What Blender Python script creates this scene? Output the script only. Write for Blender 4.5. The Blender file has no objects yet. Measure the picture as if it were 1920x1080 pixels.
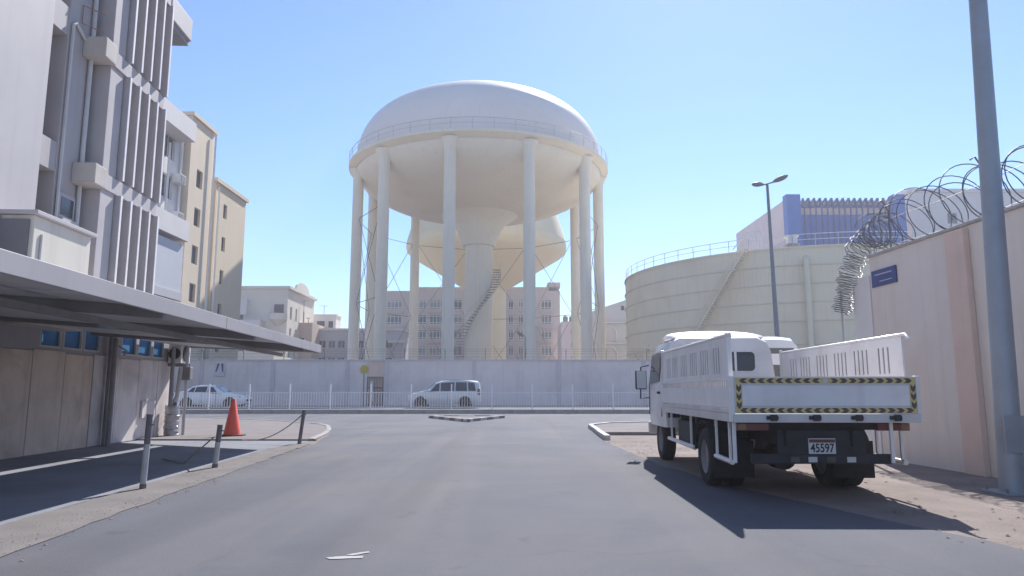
import bpy, math, random
from mathutils import Vector, Matrix
random.seed(7)
R = math.radians
scene = bpy.context.scene
col = scene.collection

# ------------------------------------------------------------------ camera
cam_d = bpy.data.cameras.new('camera')
cam_d.sensor_width = 36.0
cam_d.lens = 36.0 * 1330.0 / 1920.0
cam_d.clip_start = 0.05
cam_d.clip_end = 6000
cam = bpy.data.objects.new('camera', cam_d)
col.objects.link(cam)
cam.location = (0, 0, 1.25)
cam.rotation_euler = (R(90 + 8.257), 0, 0)
scene.camera = cam

# ------------------------------------------------------------------ sky and sun
SUN_EL, SUN_AZ = 43.0, 16.0          # azimuth measured from +Y towards +X
world = bpy.data.worlds.new('World')
scene.world = world
world.use_nodes = True
wn, wl = world.node_tree.nodes, world.node_tree.links
wn.clear()
sky = wn.new('ShaderNodeTexSky')
sky.sky_type = 'NISHITA'
sky.sun_disc = False
sky.sun_elevation = R(SUN_EL)
sky.sun_rotation = R(SUN_AZ)
sky.altitude = 0
sky.air_density = 1.0
sky.dust_density = 0.14
sky.ozone_density = 7.0
bg = wn.new('ShaderNodeBackground')
bg.inputs['Strength'].default_value = 0.069
wo = wn.new('ShaderNodeOutputWorld')
wl.new(sky.outputs[0], bg.inputs['Color'])
wl.new(bg.outputs[0], wo.inputs['Surface'])

sd = bpy.data.lights.new('sun', 'SUN')
sd.energy = 2.7
sd.angle = R(0.55)
sd.color = (1.0, 0.965, 0.93)
sun = bpy.data.objects.new('sun', sd)
col.objects.link(sun)
sv = Vector((math.sin(R(SUN_AZ)) * math.cos(R(SUN_EL)), math.cos(R(SUN_AZ)) * math.cos(R(SUN_EL)), math.sin(R(SUN_EL))))
sun.rotation_euler = sv.to_track_quat('Z', 'Y').to_euler()
sun.location = sv * 200

vs = scene.view_settings
vs.view_transform = 'Standard'
vs.look = 'None'
vs.gamma = 1.0
vs.use_curve_mapping = False
vs.exposure = 1.47
scene.cycles.max_bounces = 6
scene.cycles.diffuse_bounces = 3

# ------------------------------------------------------------------ materials
def mat(name, c, rough=0.7, var=0.12, scale=1.5, bump=0.0, bscale=40.0, streak=0.0, metal=0.0, spec=0.4, tint=None, tscale=0.4, tamt=0.0, speck=0.0, coat=0.0):
    m = bpy.data.materials.new(name)
    m.use_nodes = True
    nt = m.node_tree
    n, l = nt.nodes, nt.links
    b = n['Principled BSDF']
    b.inputs['Roughness'].default_value = rough
    b.inputs['Metallic'].default_value = metal
    b.inputs['Specular IOR Level'].default_value = spec
    if coat:
        b.inputs['Coat Weight'].default_value = coat
        b.inputs['Coat Roughness'].default_value = 0.08
    tc = n.new('ShaderNodeTexCoord')
    base = None
    def mixc(a, bb, fac, blend='MIX'):
        mx = n.new('ShaderNodeMix'); mx.data_type = 'RGBA'; mx.blend_type = blend
        for s, v in ((6, a), (7, bb)):
            if isinstance(v, tuple): mx.inputs[s].default_value = (*v, 1)
            else: l.new(v, mx.inputs[s])
        if isinstance(fac, float): mx.inputs[0].default_value = fac
        else: l.new(fac, mx.inputs[0])
        return mx.outputs[2]
    def noise(sc, det=6, vec=None, rgh=0.6, dist=0.0):
        t = n.new('ShaderNodeTexNoise'); t.inputs['Scale'].default_value = sc
        t.inputs['Detail'].default_value = det; t.inputs['Roughness'].default_value = rgh
        t.inputs['Distortion'].default_value = dist
        l.new(vec if vec else tc.outputs['Object'], t.inputs['Vector'])
        return t.outputs[0]
    def ramp(src, lo, hi):
        r = n.new('ShaderNodeMapRange'); r.inputs[1].default_value = lo; r.inputs[2].default_value = hi
        r.clamp = True
        l.new(src, r.inputs[0]); return r.outputs[0]
    lo = tuple(max(0, v * (1 - var)) for v in c); hi = tuple(min(1, v * (1 + var)) for v in c)
    base = mixc(lo, hi, ramp(noise(scale, 8), 0.3, 0.7))
    if tint:
        f = ramp(noise(tscale, 5, dist=0.6), 0.48, 0.72)
        mm = n.new('ShaderNodeMath'); mm.operation = 'MULTIPLY'; mm.inputs[1].default_value = tamt
        l.new(f, mm.inputs[0])
        base = mixc(base, tint, mm.outputs[0])
    if streak:
        mp = n.new('ShaderNodeMapping'); mp.inputs['Scale'].default_value = (2.6, 2.6, 0.16)
        l.new(tc.outputs['Object'], mp.inputs[0])
        f = ramp(noise(1.6, 7, mp.outputs[0], 0.65), 0.52, 0.8)
        mm = n.new('ShaderNodeMath'); mm.operation = 'MULTIPLY'; mm.inputs[1].default_value = streak
        l.new(f, mm.inputs[0])
        base = mixc(base, tuple(v * 0.45 for v in c), mm.outputs[0])
    if speck:
        f = ramp(noise(90, 2), 0.62, 0.75)
        mm = n.new('ShaderNodeMath'); mm.operation = 'MULTIPLY'; mm.inputs[1].default_value = speck
        l.new(f, mm.inputs[0])
        base = mixc(base, tuple(min(1, v * 1.7) for v in c), mm.outputs[0])
    l.new(base, b.inputs['Base Color'])
    if bump:
        bp = n.new('ShaderNodeBump'); bp.inputs['Strength'].default_value = bump; bp.inputs['Distance'].default_value = 0.02
        l.new(noise(bscale, 5), bp.inputs['Height']); l.new(bp.outputs[0], b.inputs['Normal'])
    return m

M = {}
M['asphalt'] = mat('asphalt', (0.118, 0.122, 0.142), 0.85, 0.13, 0.35, 0.5, 120, tint=(0.2, 0.185, 0.17), tscale=0.22, tamt=0.55, speck=0.35, spec=0.25)
def asphalt_detail(m, dark, light):
    nt = m.node_tree; n, l = nt.nodes, nt.links; b = n['Principled BSDF']
    src = b.inputs['Base Color'].links[0].from_socket
    tc = n.new('ShaderNodeTexCoord')
    def noise(sc, det=5, vec=None, dist=0.0):
        t = n.new('ShaderNodeTexNoise'); t.inputs['Scale'].default_value = sc; t.inputs['Detail'].default_value = det; t.inputs['Distortion'].default_value = dist
        l.new(vec or tc.outputs['Object'], t.inputs['Vector']); return t.outputs[0]
    def rng(x, a, c, o0=0.0, o1=1.0):
        r = n.new('ShaderNodeMapRange'); r.inputs[1].default_value = a; r.inputs[2].default_value = c; r.inputs[3].default_value = o0; r.inputs[4].default_value = o1
        l.new(x, r.inputs[0]); return r.outputs[0]
    def mul(x, y):
        q = n.new('ShaderNodeMath'); q.operation = 'MULTIPLY'
        for i, v in enumerate((x, y)):
            if isinstance(v, float): q.inputs[i].default_value = v
            else: l.new(v, q.inputs[i])
        return q.outputs[0]
    def mix(a, c, f):
        q = n.new('ShaderNodeMix'); q.data_type = 'RGBA'; l.new(a, q.inputs[6]); q.inputs[7].default_value = (*c, 1); l.new(f, q.inputs[0]); return q.outputs[2]
    # worn wheel bands running along the street
    mp = n.new('ShaderNodeMapping'); mp.inputs['Rotation'].default_value = (0, 0, -0.056); mp.inputs['Scale'].default_value = (0.9, 0.035, 1)
    l.new(tc.outputs['Object'], mp.inputs[0])
    src = mix(src, light, mul(rng(noise(1.0, 4, mp.outputs[0]), 0.5, 0.7), 0.45))
    src = mix(src, dark, mul(rng(noise(0.8, 3, mp.outputs[0]), 0.56, 0.72), 0.45))
    # oil spots
    src = mix(src, dark, mul(rng(noise(1.3, 3, dist=0.8), 0.66, 0.74), 0.5))
    # cracks
    add = n.new('ShaderNodeVectorMath'); add.operation = 'MULTIPLY_ADD'
    nz = n.new('ShaderNodeTexNoise'); nz.inputs['Scale'].default_value = 1.6; nz.inputs['Detail'].default_value = 6; l.new(tc.outputs['Object'], nz.inputs['Vector'])
    l.new(nz.outputs['Color'], add.inputs[0]); add.inputs[1].default_value = (0.9, 0.9, 0); l.new(tc.outputs['Object'], add.inputs[2])
    vo = n.new('ShaderNodeTexVoronoi'); vo.feature = 'DISTANCE_TO_EDGE'; vo.inputs['Scale'].default_value = 0.28; l.new(add.outputs[0], vo.inputs['Vector'])
    cr = mul(rng(vo.outputs['Distance'], 0.002, 0.006, 1.0, 0.0), rng(noise(0.22, 2), 0.45, 0.6))
    src = mix(src, dark, mul(cr, 0.3))
    l.new(src, b.inputs['Base Color'])
asphalt_detail(M['asphalt'], (0.075, 0.073, 0.076), (0.19, 0.18, 0.175))
M['bay'] = mat('bay_asphalt', (0.24, 0.25, 0.285), 0.9, 0.16, 0.6, 0.4, 90, tint=(0.2, 0.18, 0.16), tscale=0.5, tamt=0.5, spec=0.2)
M['sand'] = mat('sand', (0.27, 0.23, 0.21), 0.95, 0.18, 1.2, 0.9, 26, tint=(0.2, 0.17, 0.145), tscale=0.8, tamt=0.55, speck=0.3, spec=0.1)
M['pave'] = mat('pavement_concrete', (0.215, 0.192, 0.186), 0.9, 0.12, 0.9, 0.4, 60, tint=(0.2, 0.185, 0.17), tscale=0.5, tamt=0.5, spec=0.2)
M['strip'] = mat('dusty_strip', (0.205, 0.19, 0.185), 0.95, 0.15, 1.6, 0.6, 50, tint=(0.21, 0.19, 0.175), tscale=0.9, tamt=0.5, spec=0.15)
M['kerb'] = mat('kerb_concrete', (0.36, 0.34, 0.32), 0.85, 0.16, 3, 0.4, 40, spec=0.2)
M['kerb_w'] = mat('kerb_white_paint', (0.44, 0.41, 0.39), 0.7, 0.18, 5, 0.3, 40)
M['kerb_b'] = mat('kerb_black_paint', (0.13, 0.125, 0.13), 0.7, 0.25, 5, 0.3, 40)
M['paint'] = mat('road_paint', (0.38, 0.38, 0.37), 0.8, 0.25, 12)
M['tower'] = mat('tower_cream', (0.82, 0.75, 0.61), 0.6, 0.05, 0.12, streak=0.24, tint=(0.68, 0.54, 0.42), tscale=0.12, tamt=0.4)
M['dome'] = mat('tower_white', (0.82, 0.74, 0.68), 0.5, 0.04, 0.15, streak=0.16, tint=(0.70, 0.61, 0.55), tscale=0.1, tamt=0.35)
M['tower2'] = mat('tower_yellow_cream', (0.82, 0.7, 0.46), 0.65, 0.06, 0.12, streak=0.16)
M['tank'] = mat('tank_cream', (0.82, 0.735, 0.54), 0.6, 0.06, 0.1, streak=0.3, tint=(0.66, 0.52, 0.36), tscale=0.12, tamt=0.5)
M['tank_ring'] = mat('tank_ring', (0.72, 0.65, 0.52), 0.6, 0.08, 0.4)
M['rail'] = mat('rail_steel', (0.55, 0.52, 0.5), 0.5, 0.1, 2, metal=0.3)
M['rod'] = mat('bracing_steel', (0.16, 0.155, 0.16), 0.6, 0.12, 2)
M['wall'] = mat('wall_white', (0.82, 0.72, 0.68), 0.8, 0.06, 0.5, 0.15, 30, streak=0.3, tint=(0.58, 0.48, 0.44), tscale=0.3, tamt=0.55)
M['coping'] = mat('wall_coping', (0.66, 0.58, 0.58), 0.8, 0.08, 1)
M['rwall'] = mat('boundary_wall', (0.82, 0.72, 0.64), 0.75, 0.07, 0.6, 0.12, 30, streak=0.22, tint=(0.78, 0.58, 0.46), tscale=0.45, tamt=0.55)
M['pilaster'] = mat('pilaster_pink', (0.78, 0.58, 0.48), 0.75, 0.1, 0.8, streak=0.15)
M['pier'] = mat('pier_paint', (0.82, 0.76, 0.72), 0.7, 0.06, 0.8, streak=0.1)
M['bw'] = mat('facade_paint', (0.38, 0.355, 0.36), 0.7, 0.06, 0.8, 0.1, 30, streak=0.22, tint=(0.42, 0.39, 0.37), tscale=0.35, tamt=0.4)
M['bw2'] = mat('facade_slab', (0.43, 0.405, 0.41), 0.65, 0.05, 0.7, 0.1, 30, streak=0.16)
M['fin'] = mat('fin_concrete', (0.42, 0.39, 0.395), 0.75, 0.08, 1.5, 0.15, 30, streak=0.2)
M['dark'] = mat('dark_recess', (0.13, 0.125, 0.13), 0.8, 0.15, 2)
M['beam'] = mat('beam_cream', (0.45, 0.41, 0.37), 0.75, 0.1, 2, streak=0.2)
M['cabin'] = mat('cabin_cream', (0.58, 0.54, 0.47), 0.65, 0.05, 1, streak=0.3)
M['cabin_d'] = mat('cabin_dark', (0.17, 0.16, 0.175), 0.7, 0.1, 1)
M['pipe'] = mat('plastic_pipe', (0.50, 0.49, 0.49), 0.5, 0.08, 3)
M['rust'] = mat('rusty_frame', (0.27, 0.15, 0.12), 0.8, 0.3, 8)
M['glass'] = mat('dark_glass', (0.045, 0.06, 0.075), 0.08, 0.1, 1, spec=0.6)
M['glass_b'] = mat('blue_glass', (0.06, 0.2, 0.42), 0.5, 0.12, 1.5, spec=0.2)
M['glass_g'] = mat('green_glass', (0.05, 0.1, 0.12), 0.12, 0.3, 0.5, spec=0.6)
M['curtain'] = mat('curtained_glass', (0.24, 0.25, 0.26), 0.3, 0.3, 1.5)
M['frame'] = mat('window_frame', (0.74, 0.74, 0.74), 0.5, 0.05, 2)
M['cream'] = mat('render_cream', (0.68, 0.565, 0.41), 0.8, 0.05, 0.25, streak=0.18)
M['cream2'] = mat('render_cream_pale', (0.7, 0.585, 0.44), 0.8, 0.05, 0.25, streak=0.15)
M['white_r'] = mat('render_white', (0.696, 0.66, 0.636), 0.8, 0.05, 0.3, streak=0.16)
M['ornate'] = mat('render_ornate', (0.69, 0.644, 0.564), 0.8, 0.06, 0.2, streak=0.15)
M['apt'] = mat('render_apartment', (0.49, 0.435, 0.405), 0.8, 0.05, 0.1, streak=0.12)
M['pinkb'] = mat('render_pink', (0.702, 0.598, 0.598), 0.8, 0.06, 0.2, streak=0.15)
M['greyb'] = mat('render_grey', (0.52, 0.501, 0.514), 0.8, 0.06, 0.2, streak=0.15)
M['tanb'] = mat('render_tan', (0.52, 0.42, 0.35), 0.8, 0.06, 0.2, streak=0.15)
M['arc'] = mat('render_blue_grey', (0.546, 0.559, 0.598), 0.8, 0.06, 0.2, streak=0.12)
M['blue'] = mat('blue_cladding', (0.0, 0.12, 0.42), 0.45, 0.08, 0.6, streak=0.15)
M['blue_d'] = mat('blue_frame', (0.015, 0.08, 0.24), 0.5, 0.08, 0.6)
M['fascia'] = mat('fascia_sheet', (0.42, 0.395, 0.4), 0.5, 0.06, 0.8, streak=0.12, metal=0.1)
M['soffit'] = mat('soffit_sheet', (0.58, 0.56, 0.57), 0.7, 0.1, 1.2)
M['steel_d'] = mat('painted_steel_dark', (0.24, 0.23, 0.235), 0.6, 0.15, 3)
M['board'] = mat('tan_board', (0.72, 0.58, 0.48), 0.8, 0.12, 1.2, 0.1, 30, streak=0.45, tint=(0.34, 0.25, 0.2), tscale=0.8, tamt=0.6)
M['board2'] = mat('grey_board', (0.66, 0.6, 0.58), 0.8, 0.1, 1.2, 0.1, 30, streak=0.45, tint=(0.36, 0.32, 0.31), tscale=0.9, tamt=0.6)
M['foil'] = mat('wrap_foil', (0.45, 0.44, 0.45), 0.35, 0.2, 9, 0.8, 14, metal=0.4)
M['ac'] = mat('ac_white', (0.744, 0.732, 0.72), 0.5, 0.08, 3, streak=0.15)
M['black'] = mat('black_plastic', (0.03, 0.03, 0.032), 0.6, 0.2, 4)
M['rubber'] = mat('rubber', (0.022, 0.022, 0.024), 0.85, 0.25, 10, 0.3, 60)
M['steel'] = mat('pole_steel', (0.34, 0.37, 0.41), 0.5, 0.1, 2, streak=0.2, metal=0.3)
M['boll'] = mat('bollard_pipe', (0.504, 0.492, 0.492), 0.6, 0.18, 5, streak=0.3)
M['boll_d'] = mat('bollard_dark', (0.17, 0.15, 0.155), 0.7, 0.25, 6)
M['cone'] = mat('cone_orange', (0.85, 0.12, 0.08), 0.55, 0.08, 4)
M['truck'] = mat('truck_white', (0.82, 0.78, 0.76), 0.4, 0.05, 1.5, streak=0.22, tint=(0.52, 0.46, 0.41), tscale=1.7, tamt=0.4, coat=0.3)
M['truck_g'] = mat('truck_grey', (0.64, 0.6, 0.58), 0.5, 0.1, 2, streak=0.2)
M['truck_p'] = mat('truck_panel', (0.82, 0.79, 0.78), 0.45, 0.06, 1.2, streak=0.25, tint=(0.55, 0.49, 0.44), tscale=1.4, tamt=0.4)
M['chassis'] = mat('chassis_black', (0.035, 0.036, 0.04), 0.7, 0.25, 4)
M['tape'] = mat('tape_yellow', (0.66, 0.53, 0.24), 0.45, 0.12, 6)
M['tape_b'] = mat('tape_black', (0.11, 0.085, 0.08), 0.5, 0.2, 6)
M['red'] = mat('lamp_red', (0.16, 0.05, 0.05), 0.3, 0.1, 6)
M['amber'] = mat('lamp_amber', (0.28, 0.15, 0.08), 0.3, 0.1, 6)
M['clear'] = mat('lamp_clear', (0.6, 0.62, 0.63), 0.15, 0.1, 6, spec=0.7)
M['plate'] = mat('plate_white', (0.66, 0.66, 0.66), 0.5, 0.05, 10)
M['ink'] = mat('plate_ink', (0.03, 0.03, 0.04), 0.6, 0.1, 10)
M['car_w'] = mat('car_white', (0.792, 0.792, 0.792), 0.3, 0.03, 1, coat=0.5)
M['car_s'] = mat('car_silver', (0.6, 0.62, 0.63), 0.3, 0.03, 1, metal=0.1, coat=0.5)
M['alloy'] = mat('wheel_alloy', (0.45, 0.45, 0.46), 0.35, 0.1, 8, metal=0.6)
M['razor'] = mat('razor_wire', (0.21, 0.205, 0.21), 0.55, 0.2, 20, metal=0.4)
M['plaque'] = mat('plaque_blue', (0.05, 0.07, 0.22), 0.4, 0.12, 6)
M['yellow'] = mat('sign_yellow', (0.55, 0.42, 0.03), 0.5, 0.1, 5)
M['signp'] = mat('sign_navy', (0.05, 0.03, 0.12), 0.5, 0.1, 5)
M['signw'] = mat('sign_white', (0.62, 0.60, 0.62), 0.5, 0.08, 5)
M['gate'] = mat('gate_steel', (0.20, 0.175, 0.18), 0.6, 0.15, 5)
M['gate_w'] = mat('gate_white', (0.64, 0.63, 0.62), 0.6, 0.1, 5)
M['fence'] = mat('fence_white', (0.8, 0.78, 0.78), 0.5, 0.08, 3)
M['rope'] = mat('chain_rope', (0.28, 0.25, 0.23), 0.7, 0.25, 20)
M['lampgrey'] = mat('lamp_grey', (0.20, 0.22, 0.25), 0.5, 0.1, 4)
M['twig'] = mat('dry_twig', (0.24, 0.15, 0.12), 0.9, 0.2, 6)
M['leaf'] = mat('dusty_leaf', (0.13, 0.12, 0.07), 0.8, 0.3, 6)

# ------------------------------------------------------------------ mesh helpers
BASE = {}
class MB:
    def __init__(s): s.v = []; s.f = []
    def quad(s, *ps):
        i = len(s.v); s.v += [tuple(p) for p in ps]; s.f.append(tuple(range(i, i + len(ps)))); return s
    def box(s, x0, x1, y0, y1, z0, z1):
        i = len(s.v)
        s.v += [(x0, y0, z0), (x1, y0, z0), (x1, y1, z0), (x0, y1, z0), (x0, y0, z1), (x1, y0, z1), (x1, y1, z1), (x0, y1, z1)]
        s.f += [tuple(i + k for k in q) for q in ((0, 3, 2, 1), (4, 5, 6, 7), (0, 1, 5, 4), (1, 2, 6, 5), (2, 3, 7, 6), (3, 0, 4, 7))]
        return s
    def tube(s, p, q, r0, r1=None, n=8, caps=True):
        r1 = r0 if r1 is None else r1
        return s.path([p, q], [r0, r1], n, caps)
    def path(s, pts, rs, n=6, caps=True):
        pts = [Vector(p) for p in pts]
        if not isinstance(rs, (list, tuple)): rs = [rs] * len(pts)
        i0 = len(s.v); prev = None
        for k, p in enumerate(pts):
            d = (pts[min(k + 1, len(pts) - 1)] - pts[max(k - 1, 0)]).normalized()
            a = prev - d * prev.dot(d) if prev is not None else None
            if a is None or a.length < 1e-4:
                a = d.cross(Vector((0, 0, 1)))
                if a.length < 1e-3: a = d.cross(Vector((0, 1, 0)))
            a.normalize(); prev = a; b = d.cross(a)
            for t in range(n):
                w = 2 * math.pi * t / n
                s.v.append(tuple(p + (a * math.cos(w) + b * math.sin(w)) * rs[k]))
        for k in range(len(pts) - 1):
            for t in range(n):
                u = (t + 1) % n
                s.f.append((i0 + k * n + t, i0 + k * n + u, i0 + (k + 1) * n + u, i0 + (k + 1) * n + t))
        if caps:
            s.f.append(tuple(i0 + t for t in range(n))[::-1])
            s.f.append(tuple(i0 + (len(pts) - 1) * n + t for t in range(n)))
        return s
    def lathe(s, prof, n=48, c=(0, 0, 0), a0=0.0, a1=2 * math.pi):
        full = abs(a1 - a0 - 2 * math.pi) < 1e-6
        m = n if full else n + 1
        i0 = len(s.v)
        for (r, z) in prof:
            for t in range(m):
                w = a0 + (a1 - a0) * t / n
                s.v.append((c[0] + r * math.cos(w), c[1] + r * math.sin(w), c[2] + z))
        for k in range(len(prof) - 1):
            for t in range(n):
                u = (t + 1) % m
                s.f.append((i0 + k * m + t, i0 + k * m + u, i0 + (k + 1) * m + u, i0 + (k + 1) * m + t))
        return s
    def prism(s, poly, z0, z1):
        i = len(s.v); n = len(poly)
        s.v += [(x, y, z0) for x, y in poly] + [(x, y, z1) for x, y in poly]
        s.f.append(tuple(range(i + n - 1, i - 1, -1))); s.f.append(tuple(range(i + n, i + 2 * n)))
        for k in range(n):
            s.f.append((i + k, i + (k + 1) % n, i + n + (k + 1) % n, i + n + k))
        return s
    def extr(s, poly3, d):
        n = len(poly3); i = len(s.v); d = Vector(d)
        s.v += [tuple(p) for p in poly3] + [tuple(Vector(p) + d) for p in poly3]
        s.f.append(tuple(range(i + n - 1, i - 1, -1))); s.f.append(tuple(range(i + n, i + 2 * n)))
        for k in range(n):
            s.f.append((i + k, i + (k + 1) % n, i + n + (k + 1) % n, i + n + k))
        return s
    def mesh(s, name, m, base=(0, 0, 0), smooth=False):
        me = bpy.data.meshes.new(name)
        bx, by, bz = base
        me.from_pydata([(x - bx, y - by, z - bz) for x, y, z in s.v], [], s.f)
        me.materials.append(M[m] if isinstance(m, str) else m)
        if smooth:
            me.polygons.foreach_set('use_smooth', [True] * len(me.polygons))
            try: me.set_sharp_from_angle(angle=R(smooth if smooth is not True else 40))
            except Exception: pass
        me.update()
        return me
    def build(s, name, m, parent=None, smooth=False, bevel=0.0, label=None, fix=True):
        base = BASE.get(parent.name, (0, 0, 0)) if parent else (0, 0, 0)
        me = s.mesh(name, m, base, smooth)
        if fix:
            import bmesh
            bm = bmesh.new(); bm.from_mesh(me); bmesh.ops.recalc_face_normals(bm, faces=bm.faces); bm.to_mesh(me); bm.free()
        o = bpy.data.objects.new(name, me)
        col.objects.link(o)
        if parent:
            o.parent = parent; BASE[o.name] = base
        if bevel:
            bv = o.modifiers.new('bevel', 'BEVEL'); bv.width = bevel; bv.segments = 2; bv.limit_method = 'ANGLE'
        if label: o['label'] = label
        return o

def put(me, name, parent, loc=(0, 0, 0), rot=(0, 0, 0)):
    """another object on shared mesh data, loc in the coordinates of the thing"""
    o = bpy.data.objects.new(name, me); col.objects.link(o)
    b = BASE.get(parent.name, (0, 0, 0)); BASE[o.name] = b
    o.parent = parent; o.location = (loc[0] - b[0], loc[1] - b[1], loc[2] - b[2]); o.rotation_euler = rot
    return o

def thing(name, label, cat, base=(0, 0, 0), rotz=0.0, group=None):
    o = bpy.data.objects.new(name, None); col.objects.link(o)
    o.empty_display_size = 0.3
    c, s_ = math.cos(rotz), math.sin(rotz)
    o.location = (base[0] * c - base[1] * s_, base[0] * s_ + base[1] * c, base[2])
    o.rotation_euler = (0, 0, rotz)
    o['label'] = label; o['category'] = cat
    if group: o['group'] = group
    BASE[o.name] = base
    return o
def tag(o, label, cat, group=None):
    o['label'] = label; o['category'] = cat
    if group: o['group'] = group
    return o
def struct(name, mb, m, parent=None, **k):
    o = mb.build(name, m, parent, **k)
    if parent is None: o['kind'] = 'structure'
    return o

PHI = R(3.2)                         # the side street leans a little to the left of the view
def S(lx, ly): return (lx * math.cos(PHI) - ly * math.sin(PHI), lx * math.sin(PHI) + ly * math.cos(PHI))

def facade(mb, P, U, W, H, ops, depth, N):
    """wall face with real openings: ops = (u0,u1,v0,v1)"""
    P, U, N = Vector(P), Vector(U), Vector(N); Z = Vector((0, 0, 1))
    us = sorted({0, W, *[o[0] for o in ops], *[o[1] for o in ops]}); vs_ = sorted({0, H, *[o[2] for o in ops], *[o[3] for o in ops]})
    pt = lambda u, v, d=0: P + U * u + Z * v - N * d
    for a in range(len(us) - 1):
        for b in range(len(vs_) - 1):
            uc, vc = (us[a] + us[a + 1]) / 2, (vs_[b] + vs_[b + 1]) / 2
            if any(o[0] < uc < o[1] and o[2] < vc < o[3] for o in ops): continue
            mb.quad(pt(us[a], vs_[b]), pt(us[a + 1], vs_[b]), pt(us[a + 1], vs_[b + 1]), pt(us[a], vs_[b + 1]))
    for (u0, u1, v0, v1) in ops:
        c = [(u0, v0), (u1, v0), (u1, v1), (u0, v1)]
        for k in range(4):
            (a, b), (c2, d2) = c[k], c[(k + 1) % 4]
            mb.quad(pt(a, b), pt(a, b, depth), pt(c2, d2, depth), pt(c2, d2))
    return pt
def windows(root, pt, ops, depth, N, frame='frame', glass='glass', nx=2, ny=1, bar=0.06, transom=None, sill=None):
    """each opening gets a window part (frame) with a pane sub-part"""
    N = Vector(N)
    for (u0, u1, v0, v1) in ops:
        n_x = nx if isinstance(nx, int) else nx(u1 - u0)
        fr = MB()
        def slab(a, b, c, d):
            q = [pt(a, c, depth - 0.02), pt(b, c, depth - 0.02), pt(b, d, depth - 0.02), pt(a, d, depth - 0.02)]
            fr.extr(q, N * 0.05)
        slab(u0, u1, v0, v0 + bar); slab(u0, u1, v1 - bar, v1)
        for k in range(n_x + 1):
            uu = u0 + (u1 - u0) * k / n_x
            a = min(max(uu - bar / 2, u0), u1 - bar); slab(a, a + bar, v0 + bar, v1 - bar)
        vv = [] if transom is None else [v0 + (v1 - v0) * t for t in transom]
        for w in vv: slab(u0 + bar, u1 - bar, w - bar / 2, w + bar / 2)
        f = fr.build('window', frame, root, fix=False)
        gl = glass if isinstance(glass, str) else random.choice(glass)
        MB().quad(pt(u0, v0, depth), pt(u1, v0, depth), pt(u1, v1, depth), pt(u0, v1, depth)).build('pane', gl, f, fix=False)
        if sill:
            MB().extr([pt(u0 - 0.1, v0 - 0.1, -0.002), pt(u1 + 0.1, v0 - 0.1, -0.002), pt(u1 + 0.1, v0, -0.002), pt(u0 - 0.1, v0, -0.002)], N * 0.1).build('sill', sill, f, fix=False)
AX = {'S': ((1, 0, 0), (0, -1, 0)), 'E': ((0, 1, 0), (1, 0, 0)), 'W': ((0, -1, 0), (-1, 0, 0)), 'N': ((-1, 0, 0), (0, 1, 0))}
def block(root, x0, x1, y0, y1, h, m, ops={}, depth=0.18, z0=0.0, name='wall', **wk):
    mb = MB()
    org = {'S': (x0, y0, z0), 'E': (x1, y0, z0), 'W': (x0, y1, z0), 'N': (x1, y1, z0)}
    wid = {'S': x1 - x0, 'N': x1 - x0, 'E': y1 - y0, 'W': y1 - y0}
    pts = {}
    for s_ in 'SEWN':
        pts[s_] = facade(mb, org[s_], AX[s_][0], wid[s_], h - z0, ops.get(s_, []), depth, AX[s_][1])
    mb.quad((x0, y0, h), (x1, y0, h), (x1, y1, h), (x0, y1, h))
    w = mb.build(name, m, root, fix=False)
    for s_ in ops:
        windows(root, pts[s_], ops[s_], depth, AX[s_][1], **wk)
    return w

# ------------------------------------------------------------------ ground, roads, pavements
def jag(pts, step=0.5, amp=0.06, closed=True):
    out = []; n = len(pts)
    for k in range(n if closed else n - 1):
        a, b = Vector(pts[k]), Vector(pts[(k + 1) % n]); L = (b - a).length
        m = max(1, int(L / step)) if L < 60 else 1
        for t in range(m):
            p = a.lerp(b, t / m)
            if t: p += Vector((random.uniform(-amp, amp), random.uniform(-amp, amp)))
            out.append((p.x, p.y))
    return out
def sheet(name, poly, z, m, kind='structure'):
    mb = MB(); mb.v = [(x, y, z) for x, y in poly]; mb.f = [tuple(range(len(poly)))]
    o = mb.build(name, m)
    if o.data.polygons[0].normal.z < 0: o.data.flip_normals()
    o['kind'] = kind
    return o
g = sheet('ground', [(-1500, -200), (1500, -200), (1500, 3000), (-1500, 3000)], 0.0, 'sand')
# side street and cross road in one asphalt sheet
left_edge = [S(-3.75, -12), S(-3.75, 16.2), S(-3.72, 17.6), (-5.2, 20.5), (-5.75, 23.0), (-6.35, 25.2), (-6.9, 26.6), (-8.0, 28.0), (-10.2, 30.2), (-13.5, 32.6), (-19, 34.2), (-40, 34.8), (-140, 35)]
right_edge = [(140, 28.2), (12, 28.0), (5.2, 27.6), (3.4, 26.6), (2.62, 24.9), (2.5, 22.0), (2.34, 18.6), (2.38, 15.5), (2.5, 12.6), (2.9, 9.6), (3.5, 7.6), (4.0, 6.2), (4.25, 4.6), (4.5, 2.0), (4.6, -12)]
road_poly = jag(left_edge + [(-140, 39.72), (140, 39.72)] + right_edge, 0.45, 0.035)
sheet('road', road_poly, 0.006, 'asphalt')
sheet('parking_bay_floor', [S(-8.6, -12), S(-8.6, 24), (-10.5, 26), (-7.0, 24), (-5.0, 17.8), S(-4.4, 16), S(-4.4, -12)], 0.004, 'bay')
strip = jag([S(-4.42, -12), S(-4.38, 6), S(-4.36, 12), S(-4.3, 17.2), S(-3.8, 17.4), S(-3.72, 12), S(-3.55, 6), S(-3.5, -12)], 0.3, 0.035)
sheet('dusty_road_edge', strip, 0.012, 'strip')
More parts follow.
